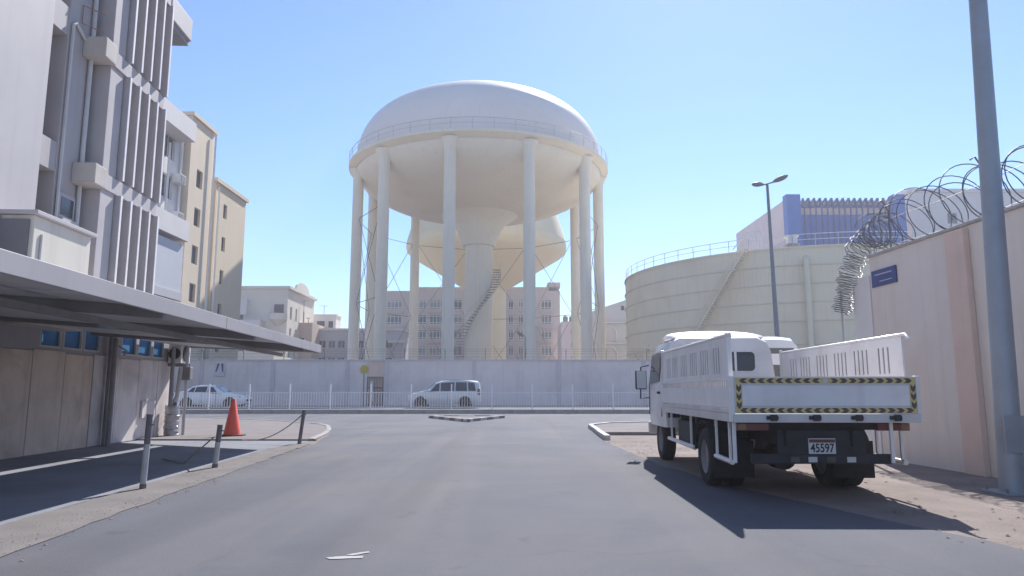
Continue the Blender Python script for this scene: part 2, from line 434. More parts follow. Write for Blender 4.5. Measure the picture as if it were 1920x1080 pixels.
# left corner pavement with its kerb stones
nose = [(-5.0, 18.3), (-5.35, 21.0), (-5.75, 23.0), (-6.35, 25.2), (-6.95, 26.6), (-8.05, 28.0), (-10.2, 30.2), (-13.5, 32.6), (-19, 34.2), (-32, 34.8)]
mbp = MB().prism([(-4.95, 18.3)] + [(x - 0.12, y - 0.02) for x, y in nose[1:]] + [(-32, 19.5), (-10.6, 19.5), (-9.6, 18.4)], 0.0, 0.04)
pav = struct('pavement_left', mbp, 'pave')
def kerb_run(pts, parent, w, h, m, length=0.9, inward=1):
    """individual kerb stones along a polyline"""
    P = [Vector(p) for p in pts]; k = 0; out = []
    for a, b in zip(P[:-1], P[1:]):
        d = b - a; L = d.length; d.normalize(); nrm = Vector((-d.y, d.x)) * inward
        n = max(1, round(L / length))
        for t in range(n):
            s0 = a + d * (L * t / n + 0.008); s1 = a + d * (L * (t + 1) / n - 0.008)
            q = [s0, s1, s1 + nrm * w, s0 + nrm * w]
            mm = m[k % len(m)] if isinstance(m, (list, tuple)) else m
            mb = MB().prism([(p.x, p.y) for p in q], 0.0, h + random.uniform(-0.006, 0.006))
            out.append(mb.build('kerb_stone', mm, parent, bevel=0.012)); k += 1
    return out
kerb_run(nose[:8], pav, 0.15, 0.06, 'kerb', 0.9, 1)
# right corner pavement: pale slab with a white painted kerb nose
mbp = MB().prism([(2.75, 24.6), (2.62, 22.0), (2.5, 20.6), (40, 21.2), (40, 27.4), (12, 27.4), (5.3, 27.1), (3.55, 26.2)], 0.0, 0.09)
pav2 = struct('pavement_right', mbp, 'pave')
kerb_run([(2.36, 18.5), (2.42, 20.4), (2.50, 22.0), (2.60, 24.7), (3.45, 26.35), (5.25, 27.25), (9, 27.6)], pav2, 0.16, 0.13, 'kerb_w', 0.9, -1)
# far kerb, verge and raised carriageway
ver = struct('far_verge', MB().box(-140, 140, 39.90, 41.6, 0.0, 0.225), 'pave')
kk = MB().box(0.01, 1.19, 39.72, 39.895, 0.0, 0.235).mesh('kerb_stone', 'kerb')
for k in range(-27, 38): put(kk, 'kerb_stone', ver, (k * 1.2, 0, 0))
MB().box(-140, -32.41, 39.72, 39.895, 0, 0.23).build('kerb_end', 'kerb', ver)
MB().box(45.61, 140, 39.72, 39.895, 0, 0.23).build('kerb_end', 'kerb', ver)
struct('far_carriageway', MB().box(-140, 140, 41.605, 51.99, 0.0, 0.19), 'asphalt')
# traffic island with black and white kerb stones
isl = struct('traffic_island', MB().prism([(-3.66, 33.3), (-1.82, 29.2), (-0.5, 33.3)], 0.0, 0.10), 'pave')
kerb_run([(-3.86, 33.4), (-1.82, 28.95), (-0.32, 33.4), (-3.86, 33.4)], isl, 0.16, 0.13, ['kerb_b', 'kerb_w'], 0.75, 1)
# worn arrow paint on the asphalt
def paint_piece(poly): 
    o = sheet('road_marking', poly, 0.011, 'paint'); return o
paint_piece(jag([(-1.36, 5.52), (-1.12, 5.55), (-1.13, 5.63), (-1.26, 5.62), (-1.4, 5.57)], 0.05, 0.008))
paint_piece(jag([(-1.27, 5.66), (-1.12, 5.78), (-1.10, 5.74), (-1.22, 5.64)], 0.05, 0.006))

# ------------------------------------------------------------------ the large water tower
TX, TY, TZ, TR = -3.8, 80.0, 26.2, 14.15
wt = thing('water_tower', 'huge cream water tower with domed tank on a ring of round columns', 'water tower', (TX, TY, 0))
C0 = (TX, TY, 0)
prof = [(14.05 * (1 - (k / 30) ** 2.5) ** 0.4, TZ + 0.2 + 8.6 * k / 30) for k in range(0, 30)] + [(14.05 * (1 - t ** 2.5) ** 0.4, TZ + 0.2 + 8.6 * t) for t in (0.978, 0.99, 0.997)] + [(0.01, TZ + 8.8)]
MB().lathe(prof, 96, C0).build('tank_dome', 'dome', wt, smooth=60)
prof = [(TR + 0.02, TZ + 0.23)] + [(TR * math.cos(a), TZ - 5.3 * math.sin(a)) for a in [R(k * 4) for k in range(0, 20)]] + [(2.2, TZ - 5.25)]
MB().lathe(prof, 96, C0).build('tank_bowl', 'tower', wt, smooth=60)
MB().lathe([(TR - 0.05, TZ - 0.62), (TR + 0.35, TZ - 0.42), (TR + 0.72, TZ - 0.2), (TR + 0.72, TZ + 0.05), (TR - 0.05, TZ + 0.05)], 96, C0).build('balcony', 'tower', wt, smooth=30)
def ring(r, z, rr, n=96):
    return MB().path([(TX + r * math.cos(2 * math.pi * k / n), TY + r * math.sin(2 * math.pi * k / n), z) for k in range(n + 1)], rr, 5, caps=False)
rl = ring(TR + 0.66, TZ + 1.15, 0.035); rl2 = ring(TR + 0.66, TZ + 0.62, 0.022)
rail = MB(); 
for q in (rl, rl2):
    i = len(rail.v); rail.v += q.v; rail.f += [tuple(i + a for a in f) for f in q.f]
rail = rail.build('railing', 'rail', wt)
pm = MB().tube((0, 0, 0), (0, 0, 1.15), 0.028, n=5).mesh('baluster', 'rail')
for k in range(44):
    a = 2 * math.pi * k / 44
    put(pm, 'baluster', rail, (TX + (TR + 0.66) * math.cos(a), TY + (TR + 0.66) * math.sin(a), TZ + 0.05))
NCOL = 11; RC = 13.75
cm = MB()
cm.lathe([(0.85, 0), (0.85, 0.5), (0.6, 0.9), (0.58, 24.6), (0.62, 24.9), (0.95, 25.65)], 24)
cme = cm.mesh('column', 'tower', smooth=50)
cps = []
for k in range(NCOL):
    th = R(-9.3 + k * 360 / NCOL)
    p = (TX + RC * math.sin(th), TY - RC * math.cos(th)); cps.append(p)
    put(cme, 'column', wt, (p[0], p[1], 0))
# gusset at each column head, tie rods and struts between neighbours
def lerp3(a, b, t): return tuple(a[i] + (b[i] - a[i]) * t for i in range(3))
for k in range(NCOL):
    a, b = cps[k], cps[(k + 1) % NCOL]
    if (a[1] + b[1]) / 2 < TY - 8: continue
    d = Vector((b[0] - a[0], b[1] - a[1])).normalized() * 0.5
    for z0, z1 in ((1.2, 10.6), (10.6, 20.0)):
        MB().tube((a[0] + d.x, a[1] + d.y, z0), (b[0] - d.x, b[1] - d.y, z1), 0.03, n=5).build('tie_rod', 'rod', wt)
        MB().tube((b[0] - d.x, b[1] - d.y, z0), (a[0] + d.x, a[1] + d.y, z1), 0.03, n=5).build('tie_rod', 'rod', wt)
    for z in (10.6, 20.0):
        MB().tube((a[0] + d.x, a[1] + d.y, z), (b[0] - d.x, b[1] - d.y, z), 0.035, n=6).build('strut', 'rod', wt)
sh = MB().lathe([(1.6, 0), (1.6, 17.9), (1.7, 18.2)], 40, C0).build('shaft', 'tower', wt, smooth=40)
MB().lathe([(1.62, 17.6), (1.85, 17.65), (2.15, 18.5), (2.6, 19.6), (3.2, 20.4), (4.6, 21.25)], 40, C0).build('shaft_collar', 'tower', wt, smooth=40)
# spiral stair round the shaft
st = MB(); hp = []; hq = []
NS = 46
for k in range(NS):
    z = 0.6 + k * 0.32
    a = R(165) + R(215) * (z - 5.0) / 10.3      # left flank at 6.7 m, right flank at 15.2 m
    ca, sa = math.cos(a), math.sin(a)
    t = Vector((-sa, ca, 0)) * 0.15; n_ = Vector((ca, sa, 0))
    p0 = Vector((TX, TY, z)) + n_ * 1.62; p1 = Vector((TX, TY, z)) + n_ * 2.5
    st.extr([p0 - t, p1 - t * 1.4, p1 + t * 1.4, p0 + t], (0, 0, 0.05))
    hp.append(tuple(p1 + Vector((0, 0, 1.0)))); hq.append(tuple(p1 + Vector((0, 0, -0.02))))
stair = MB().path(hq, 0.05, 5).build('spiral_stair', 'rail', wt)
so = st.build('tread', 'steel_d', stair); so['kind'] = 'stuff'
MB().path(hp, 0.025, 5).build('handrail', 'rail', stair)
# dome access ladder rail on the left shoulder
lad = MB()
for off in (-0.35, 0.35):
    pts = []
    for k in range(10):
        e = R(37 + k * 1.7); az = R(196)
        rr = TR * math.cos(e) + 0.0; z = TZ + 0.2 + 8.6 * math.sin(e) ** 0.85
        n_ = Vector((math.cos(az) * math.cos(e), math.sin(az) * math.cos(e), math.sin(e)))
        pts.append(Vector((TX + rr * math.cos(az) - off * math.sin(az), TY + rr * math.sin(az) + off * math.cos(az), z)) + n_ * 0.5)
    lad.path(pts, 0.04, 5)
    for p in pts[::3]:
        lad.tube(p, p - Vector((math.cos(az) * 0.35, math.sin(az) * 0.35, 0.5)), 0.03, n=5)
lad.build('roof_handrail', 'rail', wt)

wt.location = (-4.56, 96.0, -0.25); wt.scale = (1.2, 1.2, 1.2)

# ------------------------------------------------------------------ second, conical water tower behind
wt2 = thing('water_tower', 'yellowish conical water tower half hidden behind the domed one', 'water tower', (-4.3, 118, 0))
C2 = (-4.3, 118, 0)
MB().lathe([(3.3, 0), (3.3, 18.0), (3.5, 18.6)], 40, C2).build('shaft', 'tower2', wt2, smooth=40)
MB().lathe([(3.4, 18.0), (12.6, 23.6), (13.3, 24.2), (13.5, 25.0), (13.4, 25.9)], 64, C2).build('tank_cone', 'tower2', wt2, smooth=50)
MB().lathe([(13.4, 25.9), (12.6, 28.6), (12.0, 30.4), (6, 32), (0.01, 32.6)], 64, C2).build('tank_top', 'tower2', wt2, smooth=50)

wt2.location = (-5.16, 141.6, -0.25); wt2.scale = (1.2, 1.2, 1.2)

# ------------------------------------------------------------------ ground storage tank
KX, KY, KR, KZ = 34.5, 85.0, 20.5, 14.75
kt = thing('storage_tank', 'wide cream steel storage tank with ring ribs and roof railing', 'storage tank', (KX, KY, 0))
CK = (KX, KY, 0)
zc = [0, 5.6, 7.75, 9.5, 11.25, 13.0, KZ]
for k in range(6):
    MB().lathe([(KR - 0.03, zc[k]), (KR, zc[k] + 0.02), (KR, zc[k + 1] - 0.02), (KR - 0.03, zc[k + 1])], 120, CK).build('shell_course', 'tank', kt, smooth=40)
for k in range(1, 6):
    MB().lathe([(KR - 0.02, zc[k] - 0.07), (KR + 0.13, zc[k] - 0.06), (KR + 0.13, zc[k] + 0.06), (KR - 0.02, zc[k] + 0.07)], 120, CK).build('stiffener_ring', 'tank_ring', kt, smooth=30)
MB().lathe([(KR + 0.12, KZ - 0.12), (KR + 0.12, KZ + 0.06), (KR - 0.3, KZ + 0.08), (0.01, KZ + 1.2)], 120, CK).build('roof', 'tank', kt, smooth=30)
rr_ = KR - 0.1
pm2 = MB().tube((0, 0, 0), (0, 0, 1.15), 0.035, n=6).mesh('post', 'rail')
NP = 64
def tp(a, r, z): return (KX + r * math.cos(a), KY + r * math.sin(a), z)
rails = MB()
for zz, q in ((1.15, 0.035), (0.62, 0.028)):
    rails.path([tp(2 * math.pi * k / 128, rr_, KZ + 0.06 + zz) for k in range(129)], q, 5, caps=False)
tr_ = rails.build('roof_railing', 'frame', kt)
for k in range(NP): put(pm2, 'railing_post', tr_, tp(2 * math.pi * k / NP, rr_, KZ + 0.06))
# stair climbing the shell from lower left to the roof
a_top, a_bot = R(236), R(214)
stt = MB(); rl_ = MB(); stn = []
NT = 52
for k in range(NT):
    t = k / (NT - 1); a = a_bot + (a_top - a_bot) * t; z = 3.0 + (KZ - 3.0) * t
    ca, sa = math.cos(a), math.sin(a); tn = Vector((-sa, ca, 0)) * 0.14; nn = Vector((ca, sa, 0)); c = Vector((KX, KY, z))
    stt.extr([c + nn * (KR + 0.24) - tn, c + nn * (KR + 1.1) - tn, c + nn * (KR + 1.1) + tn, c + nn * (KR + 0.24) + tn], (0, 0, 0.05))
    stn.append(a)
stp = lambda r, dz: [tp(a, KR + r, 3.0 + (KZ - 3.0) * k / (NT - 1) + dz) for k, a in enumerate(stn)]
ts = MB().path(stp(1.1, -0.05), 0.09, 5).path(stp(0.24, -0.05), 0.09, 5).build('shell_stair', 'tank', kt)
so = stt.build('tread', 'tank_ring', ts); so['kind'] = 'stuff'
hr = MB().path(stp(1.1, 1.0), 0.035, 5).path(stp(1.1, 0.5), 0.025, 5)
for k in range(0, NT, 5): hr.tube(stp(1.1, 0.0)[k], stp(1.1, 1.0)[k], 0.03, n=5)
hr.build('handrail', 'tank', ts)
ld = MB()
for q in range(5):
    a = a_top + R(0.2 + q * 0.8)
    ld.tube(tp(a, KR - 0.2, KZ), tp(a, KR - 0.2, KZ + 1.9), 0.05, n=5)
ld.path([tp(a_top - R(3.5), KR + 0.6, KZ + 0.2), tp(a_top - R(0.5), KR - 0.2, KZ + 1.9), tp(a_top + R(3.4), KR - 0.2, KZ + 1.9)], 0.05, 5)
ld.path([tp(a_top - R(2.6), KR + 0.6, KZ - 0.2), tp(a_top, KR - 0.2, KZ + 1.1), tp(a_top + R(3.4), KR - 0.2, KZ + 1.1)], 0.04, 5)
ld.build('stair_landing', 'frame', kt)
MB().path([tp(R(250.5), KR + 0.45, 0.0), tp(R(250.5), KR + 0.45, 13.4), tp(R(250.5), KR - 0.1, 13.7)], 0.28, 10).build('riser_pipe', 'tank', kt, smooth=40)
vt = thing('roof_vent', 'small white box vent at the rim of the storage tank roof', 'vent', (*tp(R(247.2), KR - 0.6, 0)[:2], KZ + 0.2))
vx, vy = tp(R(247.2), KR - 0.6, 0)[:2]
MB().box(vx - 0.42, vx + 0.42, vy - 0.4, vy + 0.4, KZ + 0.4, KZ + 1.05).build('housing', 'frame', vt)
MB().box(vx - 0.55, vx + 0.55, vy - 0.5, vy + 0.5, KZ + 1.052, KZ + 1.2).build('cap', 'frame', vt)
MB().box(vx - 0.6, vx + 0.6, vy - 0.5, vy + 0.5, KZ + 0.1, KZ + 0.398).build('base', 'kerb', vt)

# ------------------------------------------------------------------ blue louvred plant building behind the storage tank
bb = thing('plant_building', 'tall pink-white building with blue finned front behind the storage tank', 'building', (42.4, 106, 0))
bx0, bx1, by0, by1, bh = 42.3, 60.2, 106.0, 131.0, 31.2
wallb = MB().box(bx0, bx1, by0 + 1.4, by1, 0, bh - 0.6).build('wall', 'pinkb', bb)
MB().box(bx0 - 0.15, bx0 + 2.0, by0 - 0.1, by0 + 1.398, 0, bh).build('blue_pier', 'blue', bb)
MB().box(bx1 - 1.6, bx1 + 0.15, by0 - 0.1, by0 + 1.398, 0, bh).build('blue_pier', 'blue', bb)
pan = MB().box(0, 0.86, by0 + 0.9, by0 + 1.2, 0, 28.2).mesh('cladding_panel', 'blue')
fin = MB().box(0.05, 0.17, 0.6, 0.9, 0, 26.3 + 3.2)
fin.extr([(0.05, 0.6, 29.5), (0.05, 0.9, 29.5), (0.05, 1.6, 30.9), (0.05, 0.9, 30.9)], (0.12, 0, 0))
finm = fin.mesh('fin', 'blue_d')
n = 16; span = (bx1 - 1.6) - (bx0 + 2.0)
for k in range(n):
    x = bx0 + 2.0 + span * k / n
    put(pan, 'cladding_panel', bb, (x + span / n * 0.5 - 0.43, 0, 0))
    if k: put(finm, 'fin', bb, (x - 0.11, by0, 0))
    if k: MB().extr([(x - 0.1, by0 + 0.9, 29.6), (x + 0.1, by0 + 0.9, 29.6), (x + 0.85, by0 + 0.9, 30.9), (x + 0.65, by0 + 0.9, 30.9)], (0, 0.2, 0)).build('fin_tip', 'blue_d', bb)
MB().box(bx0 + 2.0, bx1 - 1.6, by0 + 0.95, by0 + 1.15, 29.4, 29.8).build('top_beam', 'blue_d', bb)
MB().box(bx0 - 0.04, bx0 - 0.002, by0 + 1.4, by1, 22.8, 24.4).build('wall_band', 'greyb', bb)
# pale slab of a building behind the razor wire
pb = thing('pale_building', 'pale blank building rising behind the razor wire on the right', 'building', (90, 112, 0))
block(pb, 64.5, 125, 112.0, 130.0, 33.2, 'white_r', {'S': [(6 + k * 5.2, 7.6 + k * 5.2, 28.0, 29.8) for k in range(6)]})
MB().box(64.3, 125.2, 111.8, 130.2, 33.202, 33.8).build('parapet', 'white_r', pb)

# ------------------------------------------------------------------ far buildings in the middle
ap = thing('apartment_building', 'long grey four-row apartment block seen between the tower columns', 'building', (-10, 150, 0))
ys = [8.6, 12.0, 15.2, 18.4]
cols = [(-26.6, 3.2), (-21.2, 3.0), (-17.5, 3.7), (-12.4, 1.8), (-0.8, 1.1), (1.3, 1.1), (6.2, 2.2)]
ax0, ax1 = -30.0, 10.2
opsS = [(c - ax0, c + w - ax0, z, z + 2.1) for z in ys for c, w in cols]
block(ap, ax0, ax1, 150, 166, 22.4, 'apt', {'S': opsS}, depth=0.22, nx=lambda w: max(2, round(w / 0.72)), bar=0.10, transom=(0.2, 0.8), glass=('glass_g', 'glass_g', 'glass', 'glass', 'curtain'))
MB().box(-21.5, 7.8, 149.9, 166.1, 22.402, 23.2).build('parapet', 'apt', ap)
MB().box(7.6, 10.3, 149.85, 166.1, 23.202, 24.2).build('parapet', 'apt', ap)
for z in ys:
    MB().box(-26.9, -23.1, 149.55, 149.995, z - 0.75, z - 0.25).build('window_ledge', 'apt', ap)
    MB().box(-17.8, -13.5, 149.45, 149.995, z - 0.75, z - 0.25).build('window_ledge', 'apt', ap)
    MB().box(6.0, 8.6, 149.55, 149.995, z - 0.8, z - 0.3).build('window_ledge', 'apt', ap)
ap.location = (-11.2, 168.0, -0.15); ap.scale = (1.12, 1.12, 1.12)
pk = thing('pink_building', 'narrow pinkish building with small windows right of the apartment block', 'building', (12, 140, 0))
block(pk, 10.6, 16, 152, 165, 16.0, 'pinkb', {'S': [(2.0, 3.3, z, z + 1.1) for z in (7.6, 10.4, 13.2)]}, nx=2)
for k in range(3):
    w_ = thing('roof_tank', ['dark plastic water drum leftmost on the pink roof', 'dark plastic water drum in the middle of the pink roof', 'white plastic water drum on the pink roof'][k], 'water drum', (11.6 + k * 1.35, 153.5, 16.0), group='water drums on the pink roof')
    bxx = 11.6 + k * 1.35
    MB().lathe([(0.05, 16.01), (0.55, 16.02), (0.55, 17.0), (0.45, 17.25), (0.05, 17.35)], 14, (bxx, 153.5, 0)).build('drum', 'steel_d' if k < 2 else 'frame', w_, smooth=40)
    MB().lathe([(0.2, 17.3), (0.2, 17.45), (0.02, 17.46)], 10, (bxx, 153.5, 0)).build('lid', 'steel_d', w_)
ar = thing('arcaded_building', 'blue-grey gabled building with round arches left of the storage tank', 'building', (14.5, 110, 0))
arx0, arx1, ary = 12.6, 22.5, 110.0
block(ar, arx0, arx1, ary, 124, 13.6, 'arc', {'W': [(2.0, 2.7, 9.5, 11.5), (5.0, 5.7, 9.5, 11.5), (8, 8.7, 5.5, 8), (11.0, 11.7, 5.5, 8.0)], 'S': [(6.8, 7.9, 7.6, 9.0), (6.8, 7.9, 10.0, 10.8)]}, nx=2)
MB().extr([(arx0, ary, 13.602), (arx1, ary, 13.602), ((arx0 + arx1) / 2 + 1, ary, 15.6)], (0, 14, 0)).build('gable', 'arc', ar)
MB().box(17.0, 17.5, ary - 0.05, ary - 0.002, 13.7, 14.4).build('attic_window', 'glass', ar)
for z in (5.2, 8.4, 11.6):
    MB().box(arx0 + 0.3, arx1, ary - 0.5, ary - 0.002, z, z + 0.35).build('cornice', 'arc', ar)
    if z < 11:
        a_ = MB(); poly = [(arx0 + 0.9, ary - 0.08, z + 0.5), (arx0 + 3.5, ary - 0.08, z + 0.5)] + [(arx0 + 2.2 + 1.3 * math.cos(R(t)), ary - 0.08, z + 1.5 + 1.3 * math.sin(R(t))) for t in range(0, 181, 15)]
        a_.extr(poly, (0, 0.075, 0)); a_.build('arch_panel', 'greyb', ar)
        a2 = MB(); a2.path([(arx0 + 3.65, ary - 0.12, z + 0.4)] + [(arx0 + 2.2 + 1.45 * math.cos(R(t)), ary - 0.12, z + 1.5 + 1.45 * math.sin(R(t))) for t in range(0, 181, 15)] + [(arx0 + 0.75, ary - 0.12, z + 0.4)], 0.1, 5).build('arch_trim', 'frame', ar)

# left of the tower
gy = thing('grey_building', 'low grey flat-roofed building with window strips left of the tower', 'building', (-32, 130, 0))
block(gy, -37.0, -20, 130, 145, 12.2, 'greyb', {'S': [(1.6 + k * 1.75, 2.9 + k * 1.75, z, z + 1.4) for z in (5.9, 9.0) for k in range(8)]}, nx=2)
MB().box(-37.2, -19.8, 129.7, 145, 12.202, 12.6).build('roof_slab', 'white_r', gy)
MB().box(-37.0, -35.6, 129.6, 129.998, 0, 12.2).build('brown_pier', 'rust', gy)
MB().box(-22.5, -19.0, 128.6, 129.65, 9.9, 10.3).build('door_canopy', 'white_r', gy)
rb = thing('rooftop_block', 'small white stair block on the roof left of the tower', 'building', (-36, 135, 12.6))
block(rb, -38.6, -33.9, 136, 140, 15.6, 'white_r', {'S': [(1.0, 2.6, 0.9, 2.0), (3.2, 4.2, 0.6, 2.0)]}, z0=12.61, nx=1)
MB().box(-38.8, -33.7, 135.8, 140.2, 15.602, 15.85).build('roof_slab', 'white_r', rb)
tn = thing('tan_building', 'small tan building with one window beside the ornate white one', 'building', (-37, 125, 0))
block(tn, -39.6, -35.3, 125, 135, 13.2, 'tanb', {'S': [(1.9, 3.0, 9.0, 10.6)]}, nx=1)
MB().box(-40.0, -38.5, 124.4, 124.998, 8.6, 13.0).build('white_pier', 'white_r', tn)
lv = thing('low_villa', 'low pale villa wall seen under the canopy edge', 'building', (-46, 90, 0))
block(lv, -40, -33.5, 100, 108, 6.2, 'ornate', {'S': [(1.0, 1.9, 3.6, 5.2), (3.6, 4.5, 3.6, 5.2)]}, nx=1)
orn = thing('ornate_building', 'ornate white apartment house with curved parapet and small balconies', 'building', (-41, 118, 0))
ox0, ox1, oy = -47.5, -37.6, 118.0
block(orn, ox0, ox1, oy, 134, 18.2, 'ornate', {'S': [(2.0, 3.0, 7.8, 9.8), (3.6, 4.4, 7.8, 9.8), (1.0, 2.6, 12.6, 14.4)], 'E': [(1.6, 2.6, z, z + 2.2) for z in (6.0, 9.6, 13.2)] + [(4.6, 5.4, z, z + 2.2) for z in (6.0, 9.6, 13.2)] + [(9.0, 9.9, z, z + 2.2) for z in (6.0, 9.6, 13.2)]}, nx=1)
MB().box(ox0 - 0.4, ox1 + 0.5, oy - 0.5, 134.3, 18.202, 18.65).build('cornice', 'ornate', orn)
pr = MB(); poly = [(ox1 + 0.15, oy + 3, 18.652), (ox1 + 0.15, oy + 11, 18.652)] + [(ox1 + 0.15, oy + 7 + 4 * math.cos(R(t)), 18.652 + 1.5 * math.sin(R(t))) for t in range(15, 180, 15)]
pr.extr(poly, (0.3, 0, 0)).build('curved_parapet', 'ornate', orn)
for z in (7.6, 13.0):
    b_ = MB().lathe([(0.3, z - 0.9), (1.4, z - 0.1), (1.55, z), (1.55, z + 1.0), (1.4, z + 1.0), (1.4, z + 0.05), (0.3, z + 0.05)], 20, (-39.0, oy - 0.1, 0), R(180), R(360)).build('balcony', 'ornate', orn, smooth=40)
    MB().box(-39.8, -38.2, oy - 0.06, oy - 0.003, z + 0.1, z + 2.6).build('balcony_door', 'dark', orn)
MB().box(ox0, ox0 + 6.2, oy - 2.2, oy - 0.002, 10.4, 12.8).build('side_terrace', 'white_r', orn)
MB().box(ox0 + 0.4, ox0 + 3.4, oy - 0.9, oy - 0.003, 13.8, 16.4).build('terrace_room', 'white_r', orn)
for k, (x, y, z, h, lab) in enumerate([(-37.2, 126, 13.2, 4.2, 'tall thin television aerial on the tan roof'), (-36.5, 137, 15.9, 1.8, 'short television aerial on the white rooftop block'), (-31.3, 62, 23.4, 2.0, 'thin aerial on the roof of the taller cream building')]):
    a_ = thing('aerial', lab, 'aerial', (x, y, z))
    MB().tube((x, y, z), (x, y, z + h), 0.05, n=5).build('mast', 'rod', a_)
    c_ = MB().tube((x - 0.9, y, z + h * 0.95), (x + 0.9, y, z + h * 0.95), 0.03, n=5)
    for q in (-0.8, -0.3, 0.3, 0.8): c_.tube((x + q, y - 0.4, z + h * 0.95), (x + q, y + 0.4, z + h * 0.95), 0.025, n=4)
    c_.build('crossbar', 'rod', a_)
dh = thing('satellite_dish', 'small white satellite dish on the tan roof', 'satellite dish', (-36.2, 125.6, 13.2))
MB().tube((-36.2, 125.6, 13.2), (-36.2, 125.6, 13.9), 0.06, n=6).build('stand', 'rod', dh)
MB().lathe([(0.02, 0.0), (0.3, 0.06), (0.5, 0.2)], 16, (-36.2, 125.6, 13.9)).build('dish', 'frame', dh, smooth=50)

# ------------------------------------------------------------------ cream blocks on the left, beyond the finned building
c2 = thing('cream_building', 'tall cream building with one window column beside white balconies', 'building', (-28, 55, 0))
block(c2, -33.0, -25.7, 54.6, 58.8, 23.2, 'cream2', {'E': [(1.3, 2.4, z, z + 1.5) for z in (5.2, 8.3, 11.4, 14.5, 17.7, 20.6)[:5] + (19.6,) * 0] , 'S': [(6.1, 6.6, z, z + 1.2) for z in (12.4, 15.6, 18.6)]}, nx=1, depth=0.22, frame='beam')
MB().box(-33.2, -25.5, 54.4, 59.0, 23.202, 23.5).build('parapet', 'cream2', c2)
MB().path([(-25.45, 58.5, 0), (-25.45, 58.5, 23.0)], 0.09, 8).build('drain_pipe', 'frame', c2)
c3 = thing('cream_building', 'shorter cream building with small windows furthest along the left row', 'building', (-28, 62, 0))
block(c3, -34.0, -25.9, 60.2, 67.2, 19.4, 'cream', {'E': [(1.8, 2.6, z, z + 1.3) for z in (4.6, 7.6, 10.6, 13.6, 16.6)], 'S': []}, nx=1, depth=0.2, frame='beam')
MB().box(-34.2, -25.7, 60.0, 67.4, 19.402, 19.75).build('parapet', 'cream', c3)
MB().path([(-25.72, 60.5, 0), (-25.72, 60.5, 19.0)], 0.08, 8).build('drain_pipe', 'frame', c3)
MB().box(-26.9, -26.1, 59.3, 60.15, 19.4, 20.4).build('roof_duct', 'frame', c3)
wb = thing('balcony_building', 'white building with stacked balconies just past the finned building', 'building', (-28, 50, 0))
block(wb, -36.0, -26.3, 45.6, 54.4, 22.4, 'white_r', {'E': [(5.9, 7.6, z, z + 1.8) for z in (5.6, 9.0, 15.8, 18.9)]}, nx=2, depth=0.2)
for z, m_ in ((20.6, 'white_r'), (12.6, 'white_r')):
    MB().box(-26.298, -24.9, 46.6, 53.6, z, z + 0.25).build('balcony_slab', m_, wb)
    MB().box(-25.05, -24.9, 46.6, 53.6, z + 0.252, z + 1.5).build('balcony_wall', m_, wb)
    MB().box(-26.298, -25.06, 46.6, 46.75, z + 0.252, z + 1.5).build('balcony_wall', m_, wb)
MB().box(-26.29, -25.2, 47.0, 53.4, 8.6, 12.3).build('balcony_screen', 'arc', wb)
MB().box(-26.29, -25.1, 46.9, 53.5, 8.0, 8.598).build('balcony_slab', 'greyb', wb)
MB().box(-26.29, -25.2, 47.0, 53.4, 4.0, 7.6).build('balcony_screen', 'arc', wb)
MB().path([(-26.1, 54.0, 0), (-26.1, 54.0, 22)], 0.1, 8).path([(-26.1, 52.0, 13), (-26.1, 52.0, 20)], 0.1, 8).build('drain_pipe', 'frame', wb)
for k, z in enumerate((17.2, 14.2)):
    q = thing('air_conditioner', ['white air conditioner on the balcony building, upper one', 'white air conditioner on the balcony building, lower one'][k], 'air conditioner', (-25.8, 53.4, z))
    MB().box(-26.25, -25.6, 53.0, 53.9, z, z + 0.7).build('casing', 'ac', q)
    MB().box(-25.598, -25.57, 53.1, 53.8, z + 0.08, z + 0.62).build('grille', 'steel_d', q)

# ------------------------------------------------------------------ compound wall across the road
cw = thing('compound_wall', 'long low white wall in front of the water towers', 'wall', (0, 52, 0))
WZ = 3.42
edges = [-60, -46, -36, -29.3, -22.6, -17.4, -12.0, -9.15, -2.75, 3.4, 9.6, 16.0, 23, 30, 38, 48]
for k, (a, b) in enumerate(zip(edges[:-1], edges[1:])):
    if abs(a + 12.0) < 0.01:       # gate bay: lintel only over the gate
        MB().box(a + 0.01, -10.55, 52.0, 52.25, 0, WZ).build('wall_panel', 'wall', cw)
        MB().box(-10.549, -9.331, 52.0, 52.25, 2.30, WZ).build('gate_lintel', 'pilaster', cw)
        MB().box(-9.33, b - 0.01, 52.0, 52.25, 0, WZ).build('wall_panel', 'wall', cw)
    else:
        MB().box(a + 0.01, b - 0.01, 52.0 + random.uniform(-0.015, 0.015), 52.25, 0, WZ).build('wall_panel', 'wall', cw)
for b in edges[1:-1]:
    MB().box(b - 0.14, b + 0.14, 51.93, 51.98, 0, WZ).build('pilaster', 'coping', cw)
MB().box(-60, 48, 51.9, 52.35, WZ + 0.002, WZ + 0.1).build('coping', 'coping', cw)
stk = MB().path([(0, 0, 0), (0, 0, 0.45), (0, -0.25, 0.75)], 0.025, 5).mesh('wire_stake', 'rod')
for k in range(36): put(stk, 'wire_stake', cw, (-58 + k * 2.95, 52.12, WZ + 0.1))
for dz, dy in ((0.2, 0), (0.42, 0), (0.6, -0.12), (0.75, -0.25)):
    MB().tube((-58, 52.12 + dy, WZ + 0.1 + dz), (46, 52.12 + dy, WZ + 0.1 + dz), 0.007, n=4).build('barbed_wire', 'rod', cw)
gt = thing('wall_gate', 'narrow barred metal gate in the white compound wall', 'gate', (-9.94, 52, 0.19))
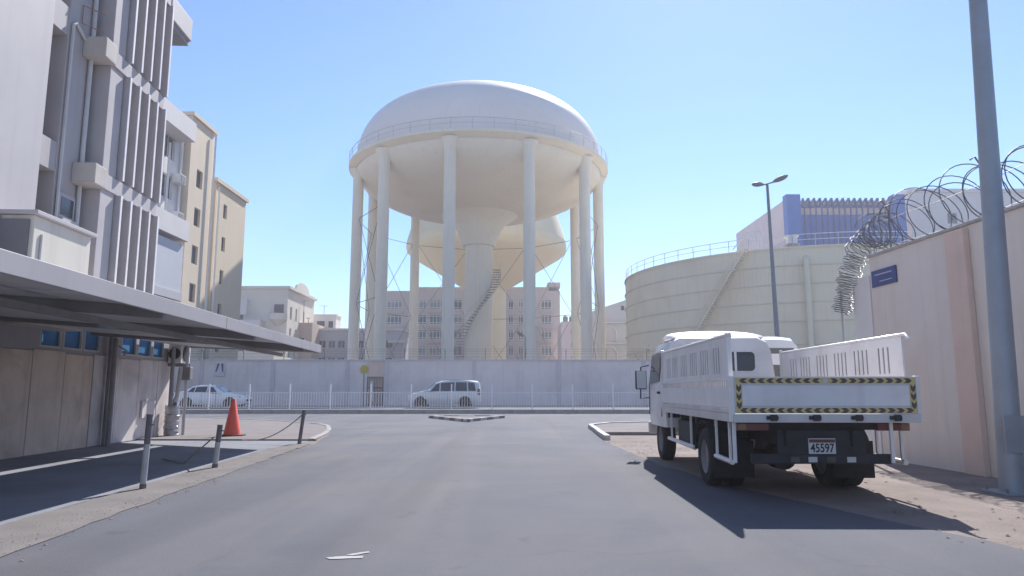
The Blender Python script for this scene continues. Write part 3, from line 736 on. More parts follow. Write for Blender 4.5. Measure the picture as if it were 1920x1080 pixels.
g_ = MB().box(-10.53, -10.46, 52.02, 52.09, 0.2, 2.28).box(-9.42, -9.35, 52.02, 52.09, 0.2, 2.28).box(-10.459, -9.421, 52.02, 52.09, 2.2, 2.28).box(-10.459, -9.421, 52.02, 52.09, 1.45, 1.52).box(-10.459, -9.421, 52.02, 52.09, 0.22, 0.32)
g_.build('gate_frame', 'gate', gt)
for k in range(8):
    x = -10.36 + k * 0.118
    MB().tube((x, 52.055, 0.3), (x, 52.055, 2.22), 0.018, n=5).build('bar', 'gate', gt)
MB().box(-10.32, -10.08, 52.0, 52.018, 0.5, 1.98).build('notice_sheet', 'gate_w', gt)
MB().box(-10.45, -9.43, 52.14, 52.2, 0.3, 2.2).build('back_sheet', 'pilaster', gt)
ysn = thing('warning_sign', 'small yellow sign above the barred gate', 'sign', (-10.75, 51.9, 2.5))
MB().extr([(-10.95, 51.86, 2.55), (-10.55, 51.86, 2.55), (-10.45, 51.86, 2.85), (-10.6, 51.86, 3.1), (-10.9, 51.86, 3.1), (-11.05, 51.86, 2.85)], (0, 0.03, 0)).build('sign_plate', 'yellow', ysn)
MB().tube((-10.75, 51.895, 0.19), (-10.75, 51.895, 2.6), 0.03, n=6).build('post', 'gate', ysn)
bs = thing('wall_sign', 'small pale sign with dark slanted strokes on the white wall', 'sign', (-21.25, 51.95, 2.3))
MB().box(-21.62, -20.9, 51.88, 51.92, 2.32, 3.27).build('sign_plate', 'signw', bs)
for a in (((-21.42, 3.22), (-21.28, 3.22), (-21.46, 2.62), (-21.56, 2.62)), ((-21.16, 3.22), (-21.0, 3.22), (-20.98, 2.62), (-21.06, 2.62))):
    MB().extr([(x, 51.872, z) for x, z in a], (0, 0.007, 0)).build('stroke', 'signp', bs)

# ------------------------------------------------------------------ dry shrubs showing above the wall
def shrub(x, y, h, label, seed):
    rnd = random.Random(seed)
    t = thing('dry_shrub', label, 'shrub', (x, y, 0), group='dry shrubs behind the white wall')
    MB().path([(x, y, 0), (x + 0.05, y, h * 0.5), (x - 0.03, y, h * 0.62)], [0.07, 0.05, 0.03], 6).build('trunk', 'twig', t)
    tw = MB(); lf = MB()
    for _ in range(26):
        z0 = h * rnd.uniform(0.4, 0.62); a = rnd.uniform(0, 6.28); L = h * rnd.uniform(0.18, 0.42); el = rnd.uniform(0.5, 1.4)
        p = Vector((x, y, z0)); d = Vector((math.cos(a) * math.cos(el), math.sin(a) * math.cos(el), math.sin(el)))
        q = p + d * L + Vector((rnd.uniform(-0.1, 0.1), rnd.uniform(-0.1, 0.1), 0))
        tw.path([p, p.lerp(q, 0.5) + Vector((rnd.uniform(-0.08, 0.08), 0, 0.03)), q], [0.018, 0.012, 0.006], 4)
        for _ in range(9):
            c = p.lerp(q, rnd.uniform(0.45, 1.05)) + Vector([rnd.uniform(-0.12, 0.12) for _ in range(3)])
            u = Vector([rnd.uniform(-1, 1) for _ in range(3)]).normalized() * 0.06; w = u.cross(Vector([rnd.uniform(-1, 1) for _ in range(3)])).normalized() * 0.03
            lf.quad(c - u, c + w, c + u, c - w)
    tw.build('branches', 'twig', t)['kind'] = 'stuff'; lf.build('crown', 'leaf', t, fix=False)['kind'] = 'stuff'
shrub(10.2, 54.0, 4.7, 'dry reddish shrub just left of the truck mirror above the wall', 3)
shrub(12.3, 54.6, 5.3, 'taller dry shrub above the wall in front of the storage tank', 4)
shrub(1.05, 54.2, 4.4, 'small grey shrub above the wall by the tower shaft', 5)

# ------------------------------------------------------------------ pedestrian guard fence on the verge
fe = thing('guard_fence', 'white picket pedestrian guard fence along the far kerb', 'fence', (0, 40.3, 0.225))
fx0, fs, fn = -26.1, 2.27, 17
post = MB().box(-0.035, 0.035, -0.035, 0.035, 0, 1.42).mesh('post', 'fence')
pick = MB()
for q in range(14):
    x = 0.15 + q * 0.15
    pick.box(x - 0.011, x + 0.011, -0.011, 0.011, 0.14, 0.92)
pickm = pick.mesh('pickets', 'fence')
railm = MB().box(0.036, fs - 0.036, -0.02, 0.02, 0.10, 0.14).box(0.036, fs - 0.036, -0.02, 0.02, 0.92, 0.96).mesh('rail', 'fence')
for k in range(fn + 1):
    put(post, 'post', fe, (fx0 + k * fs, 40.3, 0.225))
    if k < fn:
        o = put(railm, 'rail', fe, (fx0 + k * fs, 40.3, 0.225))
        o2 = put(pickm, 'pickets', fe, (fx0 + k * fs, 40.3, 0.225)); o2['kind'] = 'stuff'

# ------------------------------------------------------------------ finned building and shop on the left (street frame)
FX = -8.65
fb = thing('finned_building', 'grey-white building on the left with vertical fins over the carport', 'building', (FX, 16, 0), PHI)
TOP = 21.0
def fbox(name, m, x0, x1, y0, y1, z0, z1, parent=None, **k): return MB().box(x0, x1, y0, y1, z0, z1).build(name, m, parent or fb, **k)
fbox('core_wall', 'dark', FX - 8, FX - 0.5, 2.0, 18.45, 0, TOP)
fbox('wall_slab', 'bw2', FX - 0.499, FX + 0.10, 11.05, 14.0, 2.9, TOP, bevel=0.015)
fbox('wall_slab', 'bw2', FX - 0.499, FX + 0.10, 2.0, 10.35, 2.9, TOP, bevel=0.015)
fbox('wall_slab', 'bw', FX - 0.499, FX, 14.70, 15.6, 2.9, TOP, bevel=0.01)
fbox('base_wall', 'bw', FX - 0.499, FX - 0.06, 2.0, 18.45, 0, 2.898)
for z in (3.0, 5.75, 8.75, 11.75, 14.75):
    fbox('spandrel', 'bw', FX - 0.498, FX - 0.02, 14.001, 14.699, z, z + 0.62)
    fbox('spandrel', 'bw', FX - 0.498, FX - 0.02, 10.351, 11.049, z, z + 0.62)
    for (a, b) in ((14.001, 14.699), (10.351, 11.049)):
        w_ = fbox('strip_window', 'steel_d', FX - 0.47, FX - 0.40, a, b, z + 0.621, z + 2.37)
        fbox('pane', 'glass', FX - 0.399, FX - 0.39, a + 0.06, b - 0.06, z + 0.68, z + 2.31, w_)
# bay with storey-high fins
fbox('bay_back', 'fin', FX - 0.499, FX - 0.25, 15.601, 18.45, 2.9, TOP)
zl = [2.9, 5.72, 8.62, 11.55, 14.45, 17.4]
for k, z in enumerate(zl):
    if k: fbox('ledge', 'fin', FX - 0.249, FX + 0.42, 15.76, 18.43, z, z + 0.36, bevel=0.01)
    top = zl[k + 1] if k + 1 < len(zl) else TOP
    z0 = z + (0.361 if k else 0)
    fbox('flat_panel', 'fin', FX - 0.249, FX + 0.38, 15.76, 16.36, z0, top, bevel=0.01)
    for j in range(5):
        y = 16.42 + j * 0.485
        fbox('fin', 'fin', FX - 0.249, FX + 0.50, y, y + 0.075, z0, top)
        fbox('fin_edge', 'truck', FX + 0.501, FX + 0.515, y, y + 0.075, z0, top)  # white trim paint, partly standing in for sun on the edges
        if j < 4:
            w_ = fbox('louvre_panel', 'steel_d', FX - 0.248, FX - 0.2, y + 0.076, y + 0.484, z0 + 0.02, top - 0.02)
    if 0 < k < 4: fbox('beam_end', 'beam', FX + 0.001, FX + 0.50, 15.26, 15.75, z - 0.04, z + 0.42, bevel=0.02)
MB().box(FX - 0.3, FX + 0.42, 18.5, 19.9, 11.3, 11.95).build('roof_canopy', 'bw2', fb, bevel=0.02)
MB().box(FX - 0.3, FX + 0.36, 18.55, 19.85, 11.15, 11.298).build('canopy_soffit', 'steel_d', fb)  # soffit coloured dark, shading beneath the slab put into its colour
MB().box(FX - 6, FX - 0.35, 18.451, 19.9, 0, 14.0).build('rear_wing', 'bw', fb)
# pipes, conduit, bracket frames, small window
MB().path([(FX + 0.06, 15.52, 2.6), (FX + 0.06, 15.52, TOP)], 0.05, 8).build('drain_pipe', 'pipe', fb)
MB().path([(FX + 0.05, 14.78, 4.7), (FX + 0.05, 14.78, 9.05), (FX + 0.05, 14.86, 9.12), (FX + 0.05, 15.45, 8.85)], 0.035, 6).build('conduit', 'pipe', fb)
for z in (9.25, 10.05):
    MB().path([(FX + 0.30, 15.5, z), (FX + 0.03, 15.1, z), (FX + 0.03, 15.1, z + 0.42), (FX + 0.30, 15.5, z + 0.42)], 0.014, 5).build('bracket_frame', 'rust', fb)
w_ = fbox('small_window', 'fin', FX + 0.001, FX + 0.06, 14.82, 15.4, 4.82, 5.36)
fbox('pane', 'glass', FX + 0.061, FX + 0.068, 14.88, 15.34, 4.90, 5.28, w_)
fbox('sill', 'fin', FX + 0.001, FX + 0.16, 14.8, 15.42, 4.72, 4.818, w_)

# cream service cabin sitting on the carport roof
cb = thing('service_cabin', 'cream box cabin standing on the carport roof against the building', 'cabin', (-8.3, 13.8, 2.6), PHI)
MB().box(FX + 0.102, -7.95, 13.03, 14.95, 2.45, 4.42).build('cabin_body', 'cabin', cb, bevel=0.015)
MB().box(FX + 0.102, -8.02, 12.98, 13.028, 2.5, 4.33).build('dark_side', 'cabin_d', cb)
MB().box(FX + 0.102, -7.86, 12.95, 15.02, 4.422, 4.5).build('roof_slab', 'bw2', cb, bevel=0.01)
MB().tube((-7.93, 13.25, 2.5), (-7.93, 13.25, 4.1), 0.02, n=6).build('cable', 'pipe', cb)
MB().path([(-7.94, 14.1, 2.75), (-7.86, 14.1, 2.75), (-7.82, 14.16, 2.62)], 0.025, 6).build('spout', 'steel_d', cb)

# shop front below the carport
sf = thing('shop_front', 'shaded boarded shop front with high blue windows under the carport', 'shop front', (-8.5, 15, 0), PHI)
SX = -8.55
bw_ = 1.12
yy = 2.0; k = 0
ops_ = [(14.55, 15.3), (15.37, 16.1), (16.17, 16.85), (17.85, 18.65), (18.72, 19.5), (19.57, 20.28)]
mbw = MB()
pt = facade(mbw, (SX, 2.0, 0), (0, 1, 0), 19.05, 2.9, [(a - 2.0, b - 2.0, 2.12, 2.62) for a, b in ops_], 0.07, (1, 0, 0))
mbw.quad((SX, 21.05, 0), (SX - 4, 21.05, 0), (SX - 4, 21.05, 2.9), (SX, 21.05, 2.9))
mbw.build('upper_wall', 'bw', sf, fix=False)
windows(sf, pt, [(a - 2.0, b - 2.0, 2.12, 2.62) for a, b in ops_], 0.07, (1, 0, 0), frame='pipe', glass='glass_b', nx=1, bar=0.04)
while yy < 20.8:
    w = min(bw_, 20.85 - yy)
    MB().box(SX + 0.002, SX + 0.035 + random.uniform(-0.006, 0.008), yy + 0.012, yy + w - 0.012, 0.02, 2.05 + random.uniform(-0.03, 0.02)).build('board', 'board' if yy < 15.6 else 'board2', sf, bevel=0.004)
    yy += w; k += 1
for y, m_ in ((17.1, 'steel_d'), (17.3, 'pipe')):
    MB().path([(SX + 0.12, y, 0.0), (SX + 0.12, y, 2.55)], 0.045, 8).build('pipe', m_, sf)
MB().box(SX + 0.04, SX + 0.09, 19.0, 19.7, 0.55, 1.0).build('meter_box', 'board2', sf, bevel=0.01)
MB().path([(SX + 0.1, 17.35, 2.35), (SX + 0.25, 17.6, 2.2), (SX + 0.1, 17.8, 2.1)], 0.02, 6).build('cable', 'steel_d', sf)
# condenser unit and wrapped duct on the shop corner
cu = thing('air_conditioner', 'white outdoor air conditioner with round fan on the shop corner', 'air conditioner', (-8.3, 20.6, 2.0), PHI)
MB().box(SX + 0.04, SX + 0.40, 20.45, 21.1, 2.02, 2.56).build('casing', 'ac', cu, bevel=0.015)
MB().tube((SX + 0.22, 20.449, 2.29), (SX + 0.22, 20.42, 2.29), 0.16, n=24).build('fan_grille', 'black', cu)
MB().tube((SX + 0.401, 20.78, 2.29), (SX + 0.42, 20.78, 2.29), 0.22, n=24).build('fan_grille', 'black', cu)
for y_ in (20.5, 20.98): MB().box(SX + 0.04, SX + 0.46, y_, y_ + 0.06, 1.94, 2.018).build('bracket', 'steel_d', cu)
wd = thing('wrapped_duct', 'crinkled foil-wrapped duct standing at the shop corner', 'duct', (-8.4, 20.4, 0), PHI)
pts = [(SX + 0.3 + 0.012 * math.sin(k * 2.1), 20.35 + 0.012 * math.cos(k * 1.7), 0.0 + k * 0.055) for k in range(17)]
MB().path(pts, [0.19 + 0.016 * math.sin(k * 2.7) for k in range(17)], 14).build('wrapping', 'foil', wd, smooth=30)
MB().path([(SX + 0.32, 20.4, 0.93), (SX + 0.36, 20.45, 1.1), (SX + 0.4, 20.5, 1.9)], [0.09, 0.06, 0.06], 10).build('pipe', 'pipe', wd, smooth=30)
MB().path([(SX + 0.52, 20.6, 0.0), (SX + 0.52, 20.6, 2.5)], 0.045, 8).build('pipe', 'pipe', wd, smooth=30)
MB().box(SX + 0.42, SX + 0.66, 20.48, 20.7, 1.55, 1.92).build('junction_box', 'steel_d', wd, bevel=0.02)

# ------------------------------------------------------------------ carport roof
cp = thing('carport', 'long grey sheet-metal carport roof on posts along the shop', 'carport', (-6, 12, 0), PHI)
EX, IX = -3.80, -8.50            # outer edge, wall side
ZE, ZI = 2.27, 2.62              # roof plane heights
def rz(x): return ZE + (ZI - ZE) * (x - EX) / (IX - EX)
def end(x): return 17.95 + (21.1 - 17.95) * (x - EX) / (IX - EX)
GAP0, GAP1 = -6.15, -6.45
def roof_piece(name, xa, xb, ya, yb, m):
    ea, eb = (end(xa), end(xb)) if yb is None else (yb, yb)
    q = [(xa, ya, rz(xa)), (xa, ea, rz(xa)), (xb, eb, rz(xb)), (xb, ya, rz(xb))]
    dz = 0.0 if xa == EX else -0.07
    return MB().extr([(x, y, z + dz) for x, y, z in q], (0, 0, 0.018)).build(name, m, cp, fix=True)
seams = [-4, 2, 8.0, 11.2, 14.0, None]
for (xa, xb) in ((EX, GAP0), (GAP1, IX + 0.0)):
    for a, b in zip(seams[:-1], seams[1:]):
        roof_piece('roof_sheet', xa, xb, a + 0.006, (b - 0.006) if b else None, 'soffit')
fs_ = [-4, 5.6, 11.05, 15.85, 17.95]
for a, b in zip(fs_[:-1], fs_[1:]):
    MB().box(EX + 0.002, EX + 0.045, a + 0.006, b - 0.006, 2.185, 2.375).build('fascia_panel', 'fascia', cp, bevel=0.006)
q = [(EX, 17.96, 2.19), (EX, 18.0, 2.19), (IX, 21.14, 2.50), (IX, 21.10, 2.50)]
MB().extr(q, (0, 0, 0.17)).build('end_fascia', 'fascia', cp)
for y in (1.0, 5.0, 8.9, 12.6, 16.3):
    MB().extr([(EX, y, rz(EX) - 0.14), (EX, y + 0.08, rz(EX) - 0.14), (IX, y + 0.08, rz(IX) - 0.14), (IX, y, rz(IX) - 0.14)], (0, 0, 0.137)).build('rafter', 'steel_d', cp)
for x in (-4.9,):
    MB().box(x - 0.04, x + 0.04, -4, end(x) - 0.1, rz(x) - 0.225, rz(x) - 0.145).build('purlin', 'steel_d', cp)
for y in (4.0, 12.64, 17.0, 20.25):
    MB().tube((-8.28, y, 0), (-8.28, y, rz(-8.28) - 0.14), 0.055, n=10).build('post', 'steel_d', cp, smooth=40)

# ------------------------------------------------------------------ bollards, chain, cone
def bollard(x, y, h, r, tilt, label, lower='boll'):
    b = thing('bollard', label, 'bollard', (x, y, 0), group='pipe bollards along the road edge')
    q = lambda z: (x + math.sin(tilt) * z, y, z)
    MB().tube(q(0.0), q(h * 0.62), r, n=14).build('lower_pipe', lower, b, smooth=40)
    MB().tube(q(h * 0.6), q(h), r * 1.03, n=14).build('upper_band', 'boll_d', b, smooth=40)
    MB().tube(q(0.0), q(0.07), r * 1.12, n=14).build('base_collar', 'boll_d', b, smooth=40)
    MB().tube(q(h * 0.86), (q(h * 0.86)[0] + r * 1.9, y - 0.02, h * 0.86), 0.012, n=6).build('chain_ring', 'steel_d', b)
bollard(-4.74, 9.38, 0.95, 0.038, R(1.5), 'tallest nearest pipe bollard at the left road edge')
bollard(-4.86, 11.9, 0.70, 0.042, R(4), 'short leaning pipe bollard in front of the traffic cone')
bollard(-5.08, 17.3, 0.80, 0.042, R(6), 'dark bollard furthest from the camera holding a hanging chain', 'boll_d')
ch = MB(); pts = []
for k in range(25):
    t = k / 24
    pts.append((-5.02 - 1.3 * t, 17.3 - 0.35 * t, 0.12 + 0.58 * (1 - t) ** 1.7 - 0.09 * math.sin(math.pi * t)))
o = MB().path(pts, 0.014, 5).build('chain', 'rope'); tag(o, 'thin chain hanging from the furthest bollard to the ground', 'chain')
o = MB().path([(-4.9, 11.9, 0.5), (-5.6, 12.4, 0.03), (-6.3, 13.2, 0.02), (-6.5, 13.6, 0.02)], 0.013, 5).build('rope', 'rope'); tag(o, 'short slack rope lying from the short bollard into the shade', 'rope')
cn = thing('traffic_cone', 'tall orange-red traffic cone on the sunny left pavement', 'traffic cone', (-7.65, 19.75, 0.04))
cc = (-7.65, 19.75, 0.04)
MB().lathe([(0.235, 0.03), (0.225, 0.06), (0.05, 0.98), (0.03, 1.0), (0.002, 1.0)], 28, cc).build('cone_body', 'cone', cn, smooth=40)
MB().prism([(cc[0] + 0.36 * math.cos(R(t)), cc[1] + 0.36 * math.sin(R(t))) for t in range(22, 382, 45)], 0.041, 0.073).build('base', 'black', cn, bevel=0.008)

# ------------------------------------------------------------------ right boundary wall, plaque, razor wire, pole
RW = 7.62; RH = 3.78
rw = thing('boundary_wall', 'tall pinkish boundary wall on the right topped with razor wire', 'wall', (RW, 10, 0), PHI)
secs = [-8, -4, 0, 4, 7.4, 10.5, 13.05]
for a, b in zip(secs[:-1], secs[1:]):
    MB().box(RW, RW + 0.25, a + 0.004, b - 0.004, 0, RH).build('wall_panel', 'rwall', rw)
MB().box(RW - 0.1, RW - 0.002, 10.28, 10.72, 0, RH - 0.05).build('pilaster', 'pilaster', rw, bevel=0.01)
MB().box(RW - 0.1, RW - 0.002, 5.0, 5.45, 0, RH - 0.05).build('pilaster', 'pilaster', rw, bevel=0.01)
MB().box(RW - 0.04, RW + 0.29, -8, 13.05, RH + 0.002, RH + 0.05).build('coping', 'kerb_w', rw, bevel=0.008)
pr_ = MB().prism([(RW - 0.02, 13.052), (RW - 0.02, 13.6), (RW + 0.08, 13.85), (RW + 0.3, 13.95), (RW + 0.6, 13.95), (RW + 0.6, 13.052)], 0, 3.45)
pr_.build('end_pier', 'pier', rw, smooth=40)
MB().box(RW + 0.6, RW + 14, 13.7, 13.95, 0, 3.4).build('return_wall', 'rwall', rw)
pq = thing('wall_plaque', 'blue rectangular plaque high on the boundary wall', 'sign', (RW, 12.6, 3.1), PHI)
MB().box(RW - 0.03, RW - 0.002, 12.18, 12.96, 3.19, 3.50).build('plate', 'plaque', pq, bevel=0.004)
MB().box(RW - 0.034, RW - 0.031, 12.3, 12.84, 3.40, 3.42).box(RW - 0.034, RW - 0.031, 12.3, 12.7, 3.27, 3.285).build('faded_lines', 'arc', pq)
def coil(y0, y1, r, pitch, zc, xc, barbs=10, wob=0.09):
    mb = MB(); n = int((y1 - y0) / pitch * 26); pts = []
    ph = random.uniform(0, 6)
    for k in range(n + 1):
        t = k / 26.0; a = 2 * math.pi * t + ph
        rr = r * (1 + wob * math.sin(t * 1.9) + wob * math.sin(t * 0.7 + 1))
        y = y0 + t * pitch + 0.11 * math.sin(a)
        pts.append(Vector((xc + rr * math.cos(a) + 0.05 * math.sin(t * 0.5), y, zc + rr * math.sin(a) + (rr - r))))
    mb.path(pts, 0.009, 5)
    for k in range(3, n - 3, max(2, 26 // barbs)):
        d = (pts[k + 1] - pts[k - 1]).normalized(); s_ = d.cross(Vector((0.3, 0.2, 1))).normalized() * 0.024
        f = d * 0.03
        mb.quad(pts[k] - f - s_, pts[k] - f * 0.2, pts[k] - f + s_, pts[k]); mb.quad(pts[k] + f - s_, pts[k], pts[k] + f + s_, pts[k] + f * 0.2)
    return mb
rz1 = thing('razor_wire', 'loose coils of razor wire along the top of the boundary wall', 'razor wire', (RW + 0.12, 10, RH + 0.05), PHI)
coil(3.0, 12.9, 0.43, 0.42, RH + 0.47, RW + 0.12).build('coil', 'razor', rz1, fix=False)
coil(3.2, 12.8, 0.38, 0.8, RH + 0.42, RW + 0.16).build('coil', 'razor', rz1, fix=False)
for z in (0.12, 0.62):
    MB().path([(RW + 0.12, 3 + k * 0.9, RH + z + 0.03 * math.sin(k * 1.3)) for k in range(12)], 0.006, 4).build('support_wire', 'razor', rz1)
bkt = MB().path([(0, 0, 0), (0, 0, 0.75), (-0.12, 0, 0.95), (-0.2, 0, 0.9)], 0.014, 6).mesh('bracket', 'razor')
for y in (4.5, 7.4, 10.0, 12.5): put(bkt, 'bracket', rz1, (RW + 0.12, y, RH + 0.05))
rz2 = thing('razor_wire', 'dense bunch of razor wire drooping over the wall end', 'razor wire', (RW - 0.1, 13.6, 3.0), PHI)
mb = MB(); pts = []
path = [(RW + 0.1, 12.6, 4.25), (RW + 0.05, 13.05, 4.2), (RW - 0.03, 13.4, 3.95), (RW - 0.08, 13.65, 3.55), (RW - 0.12, 13.8, 3.15), (RW - 0.16, 13.9, 2.8)]
L = 44
for k in range(L * 22 + 1):
    t = k / (L * 22) * (len(path) - 1); i = min(int(t), len(path) - 2)
    c = Vector(path[i]).lerp(Vector(path[i + 1]), t - i); d = (Vector(path[i + 1]) - Vector(path[i])).normalized()
    u = d.cross(Vector((1, 0, 0))).normalized(); w = d.cross(u)
    a = 2 * math.pi * k / 22; rr = 0.25 * (1 - 0.35 * t / 5) * (1 + 0.16 * math.sin(k * 0.071) + 0.1 * math.sin(k * 0.023))
    pts.append(c + u * rr * math.cos(a) + w * rr * math.sin(a) + Vector((random.uniform(-0.006, 0.006),) * 3))
mb.path(pts, 0.008, 4)
for k in range(4, len(pts) - 4, 5):
    d = (pts[k + 1] - pts[k - 1]).normalized(); s_ = d.cross(Vector((0.3, 0.2, 1))).normalized() * 0.022; f = d * 0.028
    mb.quad(pts[k] - f - s_, pts[k], pts[k] - f + s_, pts[k] - f * 0.3); mb.quad(pts[k] + f - s_, pts[k] + f * 0.3, pts[k] + f + s_, pts[k])
mb.build('coil', 'razor', rz2, fix=False)
MB().tube((RW - 0.06, 14.05, 0), (RW - 0.06, 14.05, 3.3), 0.03, n=8).build('support_post', 'pipe', rz2)
pl = thing('steel_pole', 'thick grey tapering steel pole in front of the boundary wall', 'pole', (6.18, 9.0, 0))
MB().path([(6.16, 9.0, 0), (6.36, 9.0, 7.0), (6.5, 9.0, 12.0)], [0.145, 0.105, 0.08], 16).build('shaft', 'steel', pl, smooth=50)
MB().box(5.92, 6.4, 8.76, 9.24, 0.0, 0.03).build('base_plate', 'steel', pl, bevel=0.005)
for sx in (-0.19, 0.19):
    for sy in (-0.19, 0.19): MB().tube((6.16 + sx, 9 + sy, 0.03), (6.16 + sx, 9 + sy, 0.08), 0.018, n=6).build('bolt', 'steel_d', pl)
MB().box(6.03, 6.30, 8.84, 8.868, 0.5, 0.95).build('hatch', 'steel', pl, bevel=0.004)

# ------------------------------------------------------------------ street lamps
dl = thing('street_lamp', 'tall street lamp with two leaf-shaped heads in front of the storage tank', 'street lamp', (15.2, 40.6, 0.225))
MB().path([(15.25, 40.6, 0.225), (15.15, 40.6, 7), (15.08, 40.6, 13.3)], [0.16, 0.12, 0.075], 10).build('mast', 'lampgrey', dl, smooth=50)
def head(c, d, L, w, tilt):
    c = Vector(c); d = Vector(d).normalized(); s_ = d.cross(Vector((0, 0, 1))).normalized(); mb = MB()
    ts = [0, 0.12, 0.3, 0.5, 0.7, 0.88, 1.0]; ws = [0.15, 0.5, 0.85, 1.0, 0.95, 0.7, 0.3]
    rows = []
    for t, q in zip(ts, ws):
        p = c + d * L * t; row = []
        for k in range(10):
            a = 2 * math.pi * k / 10
            row.append(p + s_ * (w * q * math.cos(a)) + Vector((0, 0, 1)) * (0.13 * q * math.sin(a)))
        rows.append(row)
    i = 0
    mb.v = [tuple(p) for r_ in rows for p in r_]
    for a in range(len(rows) - 1):
        for k in range(10): mb.f.append((a * 10 + k, a * 10 + (k + 1) % 10, a * 10 + 10 + (k + 1) % 10, a * 10 + 10 + k))
    mb.f.append(tuple(range(9, -1, -1))); mb.f.append(tuple(range((len(rows) - 1) * 10, len(rows) * 10)))
    return mb
MB().path([(14.6, 40.4, 13.2), (15.08, 40.6, 13.35), (15.7, 40.9, 13.6)], 0.045, 6).build('arm', 'lampgrey', dl)
head((14.72, 40.45, 13.23), (-1.0, -0.9, -0.12), 0.95, 0.3, 0).build('lamp_head', 'lampgrey', dl, smooth=60)
head((15.45, 40.75, 13.5), (1.0, -0.9, 0.35), 0.95, 0.3, 0).build('lamp_head', 'lampgrey', dl, smooth=60)
sl = thing('street_lamp', 'small single-head lamp behind the white wall by the tower shaft', 'street lamp', (1.0, 62, 0))
MB().path([(1.15, 62, 0), (1.15, 62, 5.9), (0.95, 62, 6.1)], [0.06, 0.05, 0.045], 8).build('mast', 'lampgrey', sl)
head((1.05, 62, 6.0), (-0.9, -0.5, 0.5), 0.8, 0.24, 0).build('lamp_head', 'steel_d', sl, smooth=60)

# ------------------------------------------------------------------ wheels
def wheel(parent, x, y, z, r, w, axis='x', rim='alloy'):
    """axis: direction of the axle in the thing's coordinates"""
    prof = [(r * 0.60, -w / 2), (r * 0.90, -w / 2), (r, -w * 0.36), (r, w * 0.36), (r * 0.90, w / 2), (r * 0.60, w / 2)]
    ty = MB().lathe(prof + [prof[0]], 26)
    rm = MB().lathe([(0.01, w * 0.30), (r * 0.22, w * 0.34), (r * 0.26, w * 0.18), (r * 0.48, w * 0.22), (r * 0.58, w * 0.46), (r * 0.62, w * 0.40), (r * 0.62, -w * 0.40), (r * 0.58, -w * 0.46), (r * 0.48, -w * 0.22), (0.01, -w * 0.25)], 20)
    def turn(mb):
        if axis == 'x': mb.v = [(c + x, a + y, b + z) for a, b, c in mb.v]
        else: mb.v = [(a + x, c + y, b + z) for a, b, c in mb.v]
        return mb
    t = turn(ty).build('wheel', 'rubber', parent, smooth=35)
    turn(rm).build('rim', rim, t, smooth=35)
    return t

# ------------------------------------------------------------------ flatbed truck, seen from behind
TRX, TRY, TROT = 3.56, 8.14, R(-1.2)
tk = thing('flatbed_truck', 'white flatbed truck with slatted side racks parked facing away on the right', 'truck', (0, 0, 0))
tk.location = (TRX, TRY, 0); tk.rotation_euler = (0, 0, TROT)
def tb(name, m, x0, x1, y0, y1, z0, z1, parent=None, **k): return MB().box(x0, x1, y0, y1, z0, z1).build(name, m, parent or tk, **k)
BL = 4.25; HW = 1.05
for s_ in (-1, 1):
    a, b = sorted((s_ * 0.34, s_ * 0.42)); tb('chassis_rail', 'chassis', a, b, 0.15, 6.2, 0.62, 0.80)
for y in (0.3, 1.1, 2.1, 3.1, 4.1): tb('cross_bearer', 'chassis', -0.98, 0.98, y, y + 0.08, 0.80, 0.898)
tb('bed_floor', 'truck_g', -HW + 0.04, HW - 0.04, 0.05, BL, 0.90, 0.985, bevel=0.006)
rs = tb('rear_sill', 'truck_g', -HW, HW, -0.005, 0.048, 0.895, 0.992, bevel=0.006)
for x in (-0.62, -0.14, 0.33, 0.76):
    l_ = MB().box(x - 0.065, x + 0.065, -0.035, -0.006, 0.93, 0.97).box(x - 0.03, x + 0.05, -0.05, -0.036, 0.915, 0.985)
    l_.build('latch', 'chassis', rs, bevel=0.004)['kind'] = 'stuff'
